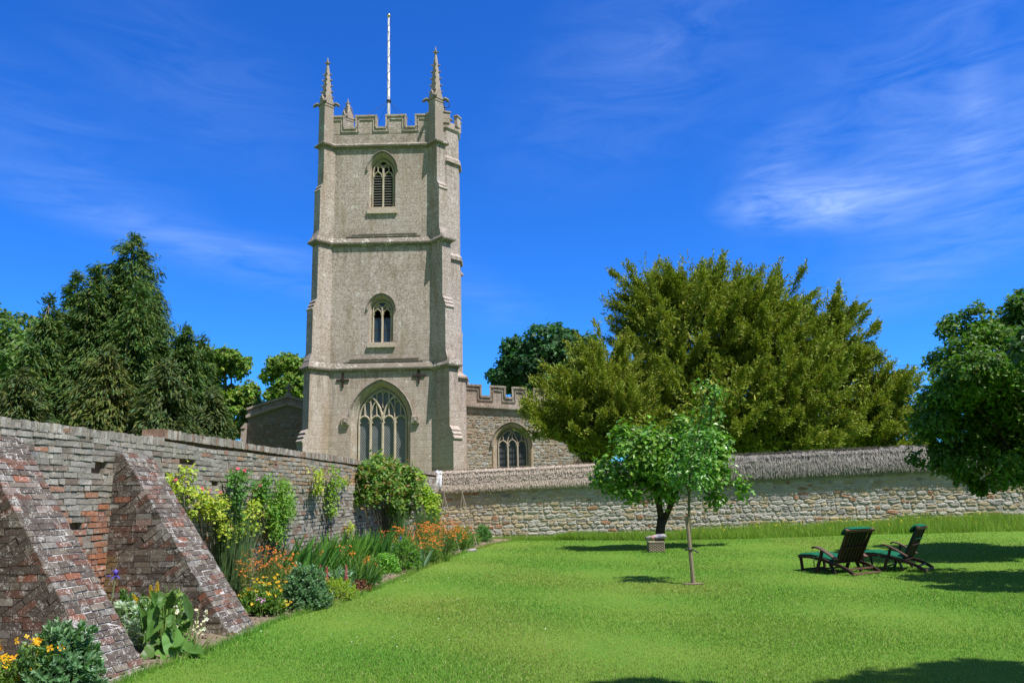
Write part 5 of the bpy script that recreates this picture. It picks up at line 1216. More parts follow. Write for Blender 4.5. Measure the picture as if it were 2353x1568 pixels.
c = at(770, 16.3); flowering('orange_flower', 'sparse orange flowers rising among the middle sword leaves', c, .40, .78, 64, ORANGE, .048, GO, nleaf=420, leaf=(.08, .014), low=.75)
c = at(845, 16.6); flowering('orange_flower', 'few low orange flowers beside pink lupin', c, .25, .45, 40, ORANGE, .042, GO, nleaf=300, leaf=(.07, .014), low=.6)
for (px, Y, rx, h, n, lab) in ((965, 20.6, .62, .98, 420, 'broad drift of orange flowers before the corner shrub'), (1015, 21.6, .62, 1.02, 480, 'dense drift of orange flowers in front of the cane wigwam'), (905, 20.0, .42, .92, 120, 'scattered orange flowers with buds beside blue irises'), (985, 19.6, .42, .62, 150, 'lowest drift of orange flowers at the lawn edge'), (1055, 23.0, .45, .86, 150, 'small drift of orange flowers inside the farther cane wigwam')):
    flowering('alstroemeria', lab, at(px, Y), rx, h, n, ORANGE, .040, GO, nleaf=2200, leaf=(.07, .015), low=.55)
IR = [(.07, .20, .035), (.095, .235, .035), (.06, .17, .04)]; GI = 'sword-leaved clumps in the border'
strap_clump('sword_leaf_clump', 'big clump of dark sword leaves leaning towards the church', at(690, 15.5), .55, .5, 1.02, 190, .062, IR, .35, (.42, .12), GI, spread=.22)
strap_clump('sword_leaf_clump', 'upright clump of bright sword leaves in the middle of the border', at(765, 17.3), .55, .5, .95, 200, .058, [(.13, .28, .035), (.10, .24, .035)], .3, (.28, .05), GI, spread=.22)
strap_clump('sword_leaf_clump', 'dark sword leaves behind the finished lupin spikes', at(845, 18.0), .45, .45, .98, 170, .062, IR, .35, (.26, .08), GI, spread=.22)
strap_clump('sword_leaf_clump', 'narrow bright leaves around the orange flowers', at(800, 15.4), .35, .3, .72, 130, .022, [(.12, .23, .03), (.09, .2, .03)], .8, (.1, 0), GI, spread=.3)
strap_clump('sword_leaf_clump', 'narrow dark leaves arching over the bare soil by the lawn', at(828, 15.0), .22, .22, .62, 110, .02, [(.06, .15, .03), (.05, .12, .03)], 1.1, (.1, -.05), GI, spread=.4)
strap_clump('sword_leaf_clump', 'grey-green fan of iris leaves at the lawn edge', at(958, 18.7), .20, .15, .55, 34, .055, [(.14, .24, .14), (.12, .21, .12)], .25, (.2, -.05), GI, spread=.3)
strap_clump('sword_leaf_clump', 'low tuft of yellow-green arching leaves at the lawn edge', at(1000, 20.3), .35, .2, .34, 120, .025, [(.16, .25, .04), (.12, .22, .04)], 1.2, (0, -.1), GI, spread=.5)
RU = [(.14, .25, .09), (.11, .21, .09), (.18, .29, .11)]
rush_clump('tallest grey-green rushes just behind the second buttress', at(512, 13.6), .42, 1.55, 420, RU, spread=.10)
rush_clump('feathery rushes against the middle of the brick wall', at(757, 20.0), .45, 1.35, 360, [(.11, .23, .07), (.14, .27, .07)], spread=.12)
rush_clump('dark rushes in front of the large corner shrub', at(912, 22.0), .36, 1.25, 330, [(.09, .20, .06), (.12, .24, .06)], spread=.1)
rush_clump('dark rushes below the yellow climbing shrub', at(984, 23.2), .42, 1.2, 330, [(.09, .20, .06), (.12, .24, .06)], spread=.1)
# lupins
def at_off(c, px, py, Y): return P(px, py, Y) - np.asarray(c)
GLU = 'pink lupin spikes'
for px, yt, yb, Y, lab in ((735.5, 1297, 1345, 14.2, 'pink lupin spike next to the sedum mound'), (750.5, 1299, 1345, 14.2, 'pink lupin spike beside a glaucous leaf'), (795, 1296, 1345, 14.4, 'solitary pink lupin spike before the dark sword leaves')):
    c = at(px, Y); spike_plant('lupin', lab, c, [(np.zeros(3), at_off(c, px, yt, Y))], (.78, .15, .27), group=GLU, dens=90, size=.026, rad=.026, flen=.55, leaves=(.16, [(.10, .2, .05)], .16, 60, (.09, .02)))
c = at(860, 18.8); spike_plant('purple_lupin', 'dark purple lupin spikes below the large corner shrub', c, [(np.zeros(3), at_off(c, 855, 1224, 18.8)), (np.array([.1, 0, 0]), at_off(c, 865, 1232, 18.8))], (.16, .06, .24), dens=70, size=.028, rad=.03, flen=.45)
c = at(885, 17.4); spike_plant('lupin', 'finished brown lupin spikes above bright green leaves', c, [(np.zeros(3), at_off(c, 880, 1272, 17.4)), (np.array([.05, 0, 0]), at_off(c, 889, 1265, 17.4)), (np.array([.1, 0, 0]), at_off(c, 896, 1266, 17.4)), (np.array([.15, 0, 0]), at_off(c, 911, 1278, 17.4))], (.11, .09, .06), dens=50, size=.016, rad=.016, flen=.6, leaves=(.34, [(.10, .25, .03), (.13, .28, .03)], .42, 900, (.11, .026)))
mound('leafy_perennial', 'bright green bushy plant in front of the orange drifts', at(928, 18.0), .34, .32, .74, 2600, (.05, .024), [(.12, .25, .03), (.10, .21, .035)], None, mat=M_leaf)
mound('leafy_perennial', 'fresh green bush under the farther cane wigwam', at(1057, 24.0), .36, .34, .62, 1800, (.08, .026), [(.09, .2, .03), (.12, .23, .03)], None, mat=M_leaf)
mound('leafy_perennial', 'small green bush at the foot of the stone wall', at(1110, 26.3), .26, .26, .52, 1200, (.08, .03), [(.07, .19, .05), (.09, .21, .05)], None, mat=M_leaf)
mound('leafy_perennial', 'pale green weed between the wigwam and the small bush', at(1087, 25.2), .24, .2, .36, 700, (.07, .02), [(.14, .24, .05)], None, mat=M_leaf)
mound('lime_perennial', 'low lime green feathery plant beside the lawn below the lupins', at(772, 13.7), .34, .30, .30, 2600, (.055, .012), [(.24, .32, .025), (.19, .29, .03)], None, mat=M_leaf, up=.8)
mound('glaucous_perennial', 'pale blue-green poppy leaves beside the solitary lupin', at(778, 14.6), .22, .2, .34, 420, (.10, .05), [(.20, .32, .22), (.16, .27, .18)], None, mat=M_leaf, rosette=False)
mound('heuchera', 'small dark red leafy plant on the bare soil', at(830, 14.6), .13, .12, .15, 160, (.07, .055), [(.16, .06, .045), (.20, .09, .05)], None, mat=M_leaf, rosette=False)
mound('leafy_perennial', 'dark leafy plants filling behind the pink lupins', at(720, 14.6), .5, .35, .40, 1600, (.07, .025), GRN, None, mat=M_leaf)
mound('leafy_perennial', 'green leaves under the golden wallflowers by the second buttress', at(585, 12.0), .42, .34, .30, 1700, (.07, .03), GRN, None, mat=M_leaf)
for px, Y, rx, h, lab in ((655, 14.2, .4, .45, 'leafy green filler between the orange wallflower clump and the sword leaves'), (748, 15.6, .38, .4, 'leafy green filler behind the solitary pink lupin'), (822, 17.0, .4, .42, 'leafy green filler between sword leaves and brown lupin spikes'), (872, 19.2, .42, .5, 'leafy green filler below the dark purple lupin spikes'), (938, 19.6, .4, .5, 'leafy green filler at the near end of the orange drifts'), (850, 15.9, .24, .28, 'low leafy weeds on the bare soil near the dark red plant')):
    mound('leafy_perennial', lab, at(px, Y), rx, rx * .8, h, 1300, (.075, .024), GRN, None, mat=M_leaf)
# --- planting between the two buttresses
SILV = [(.42, .50, .45), (.36, .45, .39), (.48, .55, .52)]
c = at(308, 9.55); t = thing('silver_foliage', 'silver-white woolly leaved plant leaning on the nearest buttress', 'plant', c); mb = MB()
for k in range(85):
    px = 268 + 75 * random.random(); py = 1385 + 105 * random.random()
    if (px - 268) / 75 * .9 + .1 < (py - 1400) / 120 * 1.0 - .25: continue
    q = P(px, py, 9.5 + random.uniform(-.2, .15)); m = 12; o = rvec(m); o[:, 2] = np.abs(o[:, 2]) * .6 + .15; cards(mb, q + o * .03, o, np.array([0, 0, 1.]) + RNG.normal(0, .3, (m, 3)), RNG.uniform(.06, .11, m), RNG.uniform(.018, .03, m), vary(SILV, m, .15, .04), .3)
mb.build('foliage', M_leaf, t); mb = MB()
for k in range(26): mb.tube([c + RNG.normal(0, .05, 3) * np.array([1, 1, 0]), P(275 + 62 * random.random(), 1400 + 80 * random.random(), 9.5)], [.006, .004], 4, (.3, .36, .3))
mb.build('stems', M_stem, t)
c = at(375, 9.35); t = thing('large_leaf_plant', 'plant with very large broad green leaves by the lawn edge', 'plant', c); mb, st = MB(), MB()
def big_leaf(tip, mid, w, col, root):
    root, mid, tip = (np.asarray(x, float) for x in (root, mid, tip)); ax = tip - mid; s = norm(np.cross(ax, np.array([.3, -.6, .8]))); up = norm(np.cross(s, ax)); V = []; st.tube([root, (root + mid) / 2 + np.array([0, 0, .03]), mid], [.011, .009, .006], 5, (.16, .26, .06)); N_ = 8
    for i in range(N_ + 1):
        f = i / N_; ww = w * math.sin(math.pi * min(1, (f * .93 + .07)) ** .8) + .003; p = mid + ax * f + np.array([0, 0, -.10 * f * f * np.linalg.norm(ax)]); V += [p - s * ww / 2 + up * ww * .16 + RNG.normal(0, .006, 3), p - up * .004, p + s * ww / 2 + up * ww * .16 + RNG.normal(0, .006, 3)]
    mb.add(V, [[3 * i, 3 * i + 1, 3 * i + 4, 3 * i + 3] for i in range(N_)] + [[3 * i + 1, 3 * i + 2, 3 * i + 5, 3 * i + 4] for i in range(N_)], col)
for tip, mid, w, dy in (((397, 1524), (395, 1440), .21, -.25), ((452, 1498), (400, 1472), .17, -.1), ((330, 1470), (372, 1415), .15, -.2), ((322, 1512), (365, 1486), .20, -.35), ((340, 1535), (352, 1505), .12, -.4), ((415, 1405), (385, 1440), .24, 0), ((372, 1400), (375, 1450), .20, .1), ((425, 1440), (395, 1470), .20, .05), ((340, 1425), (368, 1450), .14, 0), ((382, 1385), (378, 1420), .14, .15), ((420, 1475), (398, 1490), .16, -.3), ((372, 1525), (372, 1490), .13, -.4), ((405, 1535), (390, 1512), .13, -.45), ((475, 1497), (425, 1488), .14, -.2), ((350, 1480), (370, 1460), .16, -.1), ((398, 1425), (388, 1462), .19, -.15)):
    big_leaf(P(*tip, 9.3 + dy), P(*mid, 9.4 + dy * .6), w, cv((.10, .215, .04), .25), c + RNG.normal(0, .04, 3) * np.array([1, 1, 0]))
for k in range(60): 
    a = random.random() * 6.3; big_leaf(c + np.array([math.cos(a) * .3, math.sin(a) * .25, random.uniform(.05, .75)]), c + np.array([math.cos(a) * .18, math.sin(a) * .15, random.uniform(.15, .7)]), .09, cv((.08, .17, .035), .25), c) if k < 26 else None
mb.build('leaves', M_leafgloss, t); st.build('stems', M_stem, t)
Yv = 10.0; c = at(352, Yv)
spike_plant('loosestrife', 'bright yellow flower spikes behind the large broad leaves', c, [(np.array([x * .02, 0, 0]), at_off(c, px, py, Yv)) for x, (px, py) in enumerate(((362, 1335), (346, 1343), (306, 1364), (314, 1372), (333, 1378)))], (.78, .62, .03), leaves=(.3, [(.15, .25, .05), (.12, .22, .05)], .55, 700, (.08, .03)), dens=120, size=.024, rad=.028, flen=.30)
spike_plant('loosestrife', 'pale green unopened flower spikes before the second buttress', c + np.array([.22, 0, 0]), [(np.array([x * .03, 0, 0]), at_off(c + np.array([.22, 0, 0]), px, py, Yv)) for x, (px, py) in enumerate(((381, 1342), (398, 1341), (404, 1362), (388, 1360)))], (.22, .32, .09), leaves=(.22, [(.14, .25, .06), (.18, .28, .06)], .58, 560, (.09, .03)), dens=90, size=.017, rad=.017, flen=.35)
mound('leafy_perennial', 'dark green bushy plant in the corner below the second buttress', at(292, 10.3), .30, .26, .52, 1500, (.07, .025), [(.06, .15, .04), (.08, .17, .035)], None, mat=M_leaf)
strap_clump('sword_leaf_clump', 'few broad iris leaves beside the silver foliage', at(262, 10.0), .14, .1, .55, 16, .045, [(.13, .23, .06)], .3, (.1, 0), GI, spread=.25)
c = at(250, 10.0); t = thing('purple_iris', 'single violet iris flower on a tall stem before the brick wall', 'flower', c); mb = MB(); tp = P(266, 1322, 10.0); mb.tube([c, (c + tp) / 2 + np.array([-.03, 0, 0]), tp], [.008, .007, .005], 5, (.2, .3, .12)); mb.build('stem', M_stem, t)
mb = MB()
for k in range(9):
    a = k * 2.1; up = k % 2; d = np.array([math.cos(a) * .6, math.sin(a) * .6, .9 if up else -.6]); strip_leaf(mb, tp + np.array([0, 0, .02]), d, .085, .05, .8 if up else .4, cv((.16, .13, .55)), 4)
o_ = tp + np.array([-.085, 0, -.015]); 
for k in range(4): strip_leaf(mb, o_, (math.cos(k * 1.6) * .5, math.sin(k * 1.6) * .5, .5), .05, .03, .7, cv((.16, .13, .5)), 3)
mb.build('petals', M_petal, t)
GC2 = 'cream flowered stems at the foot of the second buttress'
for k, (px0, px1, yt, Y, lab) in enumerate(((405, 402, 1392, 9.3, 'cream flowered stem rising through the large leaves'), (418, 427, 1400, 9.6, 'green budded stem without open flowers'), (440, 457, 1398, 9.5, 'slanting cream flowered stem before bare brick'), (446, 475, 1402, 9.5, 'outermost slanting stem with most cream flowers'))):
    c = at(px0, Y); tp = P(px1, yt, Y); t = thing('cream_flower', lab, 'flower', c, GC2); st, mb = MB(), MB(); st.tube([c, (c + tp) / 2, tp], [.008, .006, .004], 5, (.24, .32, .09)); st.build('stem', M_stem, t)
    pts = [c + (tp - c) * f + RNG.normal(0, .012, 3) for f in np.linspace(.45, 1, 5 if k == 1 else 12)]; [(flowers(fb, [p_], .022 if k == 1 else .042, [(.30, .36, .12)] if k == 1 else [(.82, .78, .50), (.8, .8, .62)], 5), fb.build('bud' if k == 1 else 'flower', M_petal, t)) for p_ in pts for fb in [MB()]]
strap_clump('sword_leaf_clump', 'thin grassy leaves at the base of the cream flowered stems', at(438, 9.4), .14, .1, .34, 40, .016, [(.16, .26, .06), (.13, .22, .05)], .9, (.1, 0), GI, spread=.4)
c = at(602, 11.75); t = thing('pink_flower', 'two pale pink flower heads among golden wallflowers', 'flower', c); mb, st = MB(), MB()
for px, py in ((593, 1374), (604, 1380)):
    mb = MB(); tp = P(px, py, 11.7); st.tube([c, tp], [.004, .003], 4, (.15, .22, .06)); flowers(mb, [tp + RNG.normal(0, .018, 3) * np.array([1, 1, 1.6]) for _ in range(14)], .022, [(.62, .36, .55)], 5); mb.build('flower_head', M_petal, t)
st.build('stems', M_stem, t)
GBI = 'blue iris flowers'
for px, py, Y, lab in ((921, 1233, 19.5, 'deep blue iris flower above orange buds'), (904, 1255, 18.9, 'pale blue iris flower left of its darker twin'), (916, 1254, 18.9, 'mid blue iris flower close above the bright green bush')):
    c = at(px, Y); tp = P(px, py + 3, Y); t = thing('blue_iris', lab, 'flower', c, GBI); st, mb = MB(), MB(); st.tube([c, tp], [.006, .004], 4, (.15, .24, .08)); st.build('stem', M_stem, t)
    for k in range(9): a = k * 2.1; strip_leaf(mb, tp, (math.cos(a) * .7, math.sin(a) * .7, .8 if k % 2 else -.4), .10, .06, .8, cv((.14, .16, .60) if px != 904 else (.38, .42, .72)), 4)
    mb.build('petals', M_petal, t)
# --- climbers on the brick wall
def climber(name, label, stems, patches, n, leaf, cols, fl=None, group='climbers trained on the brick wall', cat='climber', out=.16, mat=None, fcol=((.80, .16, .24),)):
    p0 = WP(*stems[0][0]); base = np.array([p0[0] + .12, p0[1], float(gz(p0[0], p0[1]))]); t = thing(name, label, cat, base, group); cr, st = MB(), MB()
    for s in stems: pts = [WP(x, y, .06 + .05 * random.random()) for x, y in s]; st.tube(pts, np.linspace(.017, .006, len(pts)), 5, (.10, .08, .05))
    Ar = np.array([p[2] * p[3] for p in patches], float); Ar /= Ar.sum(); allp = []
    for (px, py, rx, ry), q in zip(patches, Ar):
        m = int(n * q); k = max(3, m // 8); ox = RNG.normal(0, .42, (k, 2)); sub = np.array([WP(px + rx * a, py + ry * b, .05 + out * abs(RNG.normal(.8, .5))) for a, b in ox]); j = RNG.integers(0, k, m)
        pos = sub[j] + RNG.normal(0, leaf[0] * .8, (m, 3)); N = norm(RNG.normal(0, .42, (m, 3)) + WN * .5 + np.array([0, 0, .75])); D = norm(np.cross(N, rvec(m))); D[:, 2] -= .4; s = RNG.uniform(.7, 1.3, m); cards(cr, pos, D, N, leaf[0] * s, leaf[1] * s, vary(cols, m, .22, .07), .2); allp.append(pos)
        for q2 in sub[::3]: st.tube([WP(px, py + ry * .3, .05), q2], [.006, .003], 4, (.12, .11, .05))
    cr.build('foliage', mat or M_leaf, t); st.build('stems', M_stem, t)
    if fl:
        for px, py in fl: mb = MB(); flowers(mb, [WP(px, py, .24) + RNG.normal(0, .012, 3) for _ in range(5)], .052, fcol, 5); mb.build('flower', M_petal, t)
    return t
YG = [(.28, .34, .03), (.22, .31, .035), (.32, .36, .05)]; DGR = [(.06, .15, .03), (.08, .18, .03)]; MG = [(.13, .26, .03), (.10, .22, .03), (.16, .28, .03)]
climber('climbing_rose', 'sprawling yellow-green rose with a few pink blooms beside the second buttress', [[(470, 1330), (465, 1230), (450, 1170), (420, 1120), (395, 1100)], [(470, 1240), (490, 1170), (505, 1150)], [(440, 1150), (430, 1110), (435, 1085)]], [(393, 1105, 16, 14), (425, 1088, 16, 10), (412, 1120, 16, 14), (440, 1130, 16, 14), (455, 1142, 22, 14), (478, 1160, 20, 16), (485, 1180, 16, 14), (440, 1180, 10, 14), (505, 1155, 12, 16)], 780, (.075, .048), YG, [(402, 1102), (464, 1122), (481, 1128), (506, 1130)])
climber('climbing_rose', 'pale yellow-leaved sparse rose with a low pink bloom', [[(520, 1330), (522, 1240), (512, 1160)]], [(512, 1165, 12, 22), (505, 1190, 12, 10), (520, 1215, 14, 20)], 330, (.07, .042), YG, [(557, 1203), (528, 1206)])
climber('climbing_rose', 'dark green rose with a pink bloom at its top high on the wall', [[(545, 1330), (548, 1220), (545, 1160), (540, 1085)]], [(540, 1100, 14, 20), (548, 1130, 16, 18), (560, 1092, 10, 14), (575, 1118, 12, 8), (545, 1155, 12, 12), (555, 1195, 10, 20)], 620, (.075, .046), DGR, [(547, 1075), (562, 1080)])
climber('climbing_rose', 'small dark climber left of the largest feathery climber', [[(598, 1300), (602, 1220), (600, 1120)]], [(602, 1128, 12, 18), (614, 1110, 10, 16), (608, 1148, 10, 14)], 420, (.075, .046), DGR + MG[:1], [(597, 1113)])
climber('climbing_rose', 'bright yellow rose leaves low on the wall above rushes', [[(570, 1330), (572, 1260), (580, 1200)]], [(580, 1168, 18, 12), (572, 1185, 14, 12), (600, 1160, 10, 10), (555, 1218, 18, 10), (580, 1210, 14, 8), (608, 1185, 8, 7)], 560, (.075, .046), YG)
climber('feathery_climber', 'largest feathery light green climber in the middle of the wall', [[(640, 1310), (640, 1250), (650, 1180), (645, 1110)], [(640, 1250), (625, 1170), (622, 1120)]], [(648, 1130, 16, 28), (630, 1165, 18, 24), (660, 1150, 16, 18), (645, 1185, 26, 24), (640, 1215, 18, 20), (638, 1238, 14, 14), (665, 1175, 12, 22), (648, 1112, 8, 14)], 2500, (.07, .028), MG, None, out=.2)
climber('climbing_rose', 'thin yellowish climber on a long bare stem', [[(757, 1260), (750, 1190), (738, 1135), (730, 1090)]], [(730, 1090, 9, 12), (731, 1110, 8, 14), (733, 1128, 7, 12)], 260, (.075, .046), YG)
climber('climbing_rose', 'tall narrow yellow-green climber next to the corner shrub', [[(760, 1260), (760, 1200), (765, 1130), (765, 1075)]], [(766, 1080, 8, 10), (776, 1105, 18, 14), (768, 1125, 12, 14), (762, 1150, 12, 16), (764, 1175, 13, 14), (790, 1110, 10, 8)], 560, (.075, .046), [(.19, .30, .03), (.14, .25, .03)])
climber('climbing_rose', 'smallest lemon yellow climber low on the wall', [[(806, 1265), (806, 1215)]], [(806, 1215, 6, 16), (806, 1240, 5, 12)], 150, (.07, .045), YG)
def wall_shrub(label, name, patches, n, leaf, cols, base_px, Y0, tipcol=None):
    b = at(base_px, Y0); cl = [(P(x, y, Yw - .35 - .9 * r * Yw / F), r * Yw / F) for x, y, r, Yw in [(x, y, r, WP(x, y)[1]) for x, y, r, _ in patches]]; t = thing(name, label, 'shrub', b, 'shrubs in the corner of the walls'); cr, st = MB(), MB(); w = np.array([c[1] ** 2 for c in cl]); w /= w.sum()
    for (c, r), q in zip(cl, w):
        m = int(n * q); k = max(4, m // 12); d = rvec(k); d[:, 2] = np.where(d[:, 2] < -.3, -d[:, 2], d[:, 2]); sub = c + d * r * RNG.uniform(.5, 1.05, k)[:, None]; j = RNG.integers(0, k, m); pos = sub[j] + RNG.normal(0, .085, (m, 3)); N = norm(RNG.normal(0, .4, (m, 3)) + np.array([.15, -.2, .8])); D = norm(np.cross(N, rvec(m))); D[:, 2] -= .4; s = RNG.uniform(.7, 1.3, m); col = vary(cols, m, .22, .08)
        if tipcol is not None: f = (np.linalg.norm((pos - c) / r, axis=1) > .85) & (RNG.random(m) < .15); col[f] = vary(np.array([tipcol]), int(f.sum()), .2)
        cards(cr, pos, D, N, leaf[0] * s, leaf[1] * s, col, .2); limb(st, b, c, .03, .008, .06, (.09, .075, .05))
    cr.build('foliage', M_leaf, t); st.build('stems', M_stem, t); return t
wall_shrub('largest rounded shrub with reddish tips climbing the corner of the brick wall', 'rose_shrub', [(850, 1105, 36, 24.0), (885, 1090, 34, 24.6), (925, 1105, 34, 25.2), (840, 1145, 28, 23.6), (880, 1140, 42, 24.2), (925, 1145, 36, 24.8), (900, 1175, 26, 24.2), (925, 1180, 22, 24.4), (870, 1075, 22, 24.8), (945, 1120, 20, 25.4), (835, 1090, 16, 24)], 6500, (.12, .072), [(.10, .19, .03), (.13, .22, .03), (.085, .16, .035)], 893, 21.6, (.24, .15, .05))
wall_shrub('yellow-green shrub next to the white plastic sheet', 'rose_shrub', [(964, 1104, 11, 26.4), (969, 1132, 16, 26.0), (988, 1155, 16, 26.0), (965, 1150, 14, 25.8), (985, 1175, 20, 25.8), (995, 1195, 12, 25.8)], 2000, (.12, .07), [(.24, .34, .03), (.19, .30, .03)], 985, 24.6)
# canes
GCN = 'canes leaning in the border'
for a, b_, lab in (((942, 1330), (936, 1105), ''),): pass
def cane(label, p0, p1, group=GCN):
    mb = MB(); mb.tube([p0, (np.asarray(p0) + p1) / 2 + RNG.normal(0, .01, 3), p1], [.012, .011, .009], 5, (.30, .25, .17)); o = mb.build('bamboo_cane', M_stem); tag(o, label, 'cane', group)
cane('bamboo cane slanting before the dark shade under the corner shrub', at(868, 20.8), WP(820, 1110, .12))
cane('bamboo cane leaning beside the orange drift behind the second buttress', at(452, 13.0), WP(440, 1190, .08))
cane('bamboo cane upright behind the tall rushes', at(535, 14.2), WP(510, 1165, .08))
cane('bamboo cane leaning on the bare middle of the wall', at(685, 18.2), WP(672, 1130, .06))
cane('bamboo cane beside the thin bare-stemmed climber', at(800, 21), WP(790, 1170, .06))
for px, Y, lab in ((1030, 22.4, 'nearer wigwam of three canes over orange flowers'), (1072, 24.0, 'farther wigwam of three canes over a green bush')):
    c = at(px, Y); t = thing('cane_wigwam', lab, 'plant support', c, 'cane wigwams'); tp = c + np.array([-.12, .1, 1.62])
    for dx, dy in ((-.32, .1), (.34, -.25), (.02, .4)): mb = MB(); b = c + np.array([dx, dy, 0]); mb.tube([b, tp + (tp - b) * .06], [.011, .009], 5, (.33, .28, .21)); mb.build('cane', M_stem, t)
# paving stone at the lawn edge
c = at(1068, 22.9); mb = MB(); mb.boxes(np.array([c + np.array([-.3, -.1, -.02])]), (.62, .06, .01), (-.02, .24, 0), (0, 0, .07), (.36, .34, .32), .012); o = mb.build('edging_stone', M_stone); tag(o, 'flat grey stone slab set at the lawn edge below the cane wigwam', 'stone')

# ================================================================== BASKET UNDER THE TREE
c = at(1507, 21.6); t = thing('wicker_basket', 'grey wicker basket standing against the forked tree trunk', 'basket', c); mb = MB(); W_, D_, H_ = .38, .28, .25
for k in range(8):
    z = .015 + k * .031
    for i in range(4):
        a = [(-1, -1), (1, -1), (1, 1), (-1, 1)][i]; b2 = [(1, -1), (1, 1), (-1, 1), (-1, -1)][i]; n = 9; pts = [c + np.array([(a[0] + (b2[0] - a[0]) * f) * W_ / 2 + (0 if i % 2 == 0 else (.012 * (-1) ** (j + k) * a[0])), (a[1] + (b2[1] - a[1]) * f) * D_ / 2 + (.012 * (-1) ** (j + k) * a[1] if i % 2 == 0 else 0), z]) for j, f in enumerate(np.linspace(0, 1, n))]
        mb.tube(pts, .017, 6, cv((.24, .195, .155)))
for i in range(9):
    f = -1 + 2 * i / 8
    for sy in (-1, 1): mb.tube([c + np.array([f * W_ / 2, sy * D_ / 2, 0]), c + np.array([f * W_ / 2, sy * D_ / 2, H_])], .014, 5, (.26, .21, .17))
mb.box(c[0] - W_ / 2 + .01, c[0] + W_ / 2 - .01, c[1] - D_ / 2 + .01, c[1] + D_ / 2 - .01, c[2] + .01, c[2] + H_ - .05, (.10, .08, .06)); mb.build('body', M_stem, t)
mb = MB()
for sy in (-1, 1): mb.tube([c + np.array([x * W_ / 2 * 1.04, sy * D_ / 2 * 1.04, H_ + .0]) for x in np.linspace(-1, 1, 5)], .021, 6, (.30, .25, .20))
for sx in (-1, 1): mb.tube([c + np.array([sx * W_ / 2 * 1.04, y * D_ / 2 * 1.04, H_]) for y in np.linspace(-1, 1, 5)], .021, 6, (.30, .25, .20))
mb.build('rim', M_stem, t)
def bundle(label, name, c, r, L_, ang, cols, bands):
    mb = MB(); d = np.array([math.cos(ang), math.sin(ang) * .6, .06]); d = norm(d); s = norm(np.cross(d, (0, 0, 1.))); u = np.cross(s, d); rings = []
    n = 15; V = []; C_ = []
    for i in range(n):
        f = i / (n - 1); rr = r * (1 - abs(2 * f - 1) ** 5 * .75) * (1 + .06 * math.sin(f * 17)); ring = np.array([c + d * (f - .5) * L_ + s * math.cos(a) * rr * (1 + .06 * math.sin(3 * a + f * 9)) + u * math.sin(a) * rr * .8 for a in np.linspace(0, 6.283, 13)[:-1]]); V.append(ring); C_.append(np.tile(cv(cols[int(f * bands) % len(cols)], .08), (12, 1)))
    fs = [[i * 12 + j, i * 12 + (j + 1) % 12, (i + 1) * 12 + (j + 1) % 12, (i + 1) * 12 + j] for i in range(n - 1) for j in range(12)] + [list(range(12))[::-1], [(n - 1) * 12 + j for j in range(12)]]
    mb.add(np.vstack(V), fs, np.vstack(C_)); o = mb.build(name, M_cloth, smooth=True); tag(o, label, 'rolled blanket', 'rolled blankets on the basket')
bundle('pale grey rolled blanket lying across the basket', 'rolled_blanket', c + np.array([.10, .0, H_ + .13]), .085, .40, .1, [(.30, .29, .33), (.36, .33, .35), (.20, .21, .27)], 5)
bundle('dark grey rolled blanket with a pale band at the basket end', 'rolled_blanket', c + np.array([-.14, -.05, H_ + .10]), .08, .30, -1.0, [(.07, .07, .08), (.32, .30, .30), (.34, .32, .30), (.40, .24, .22)], 4)

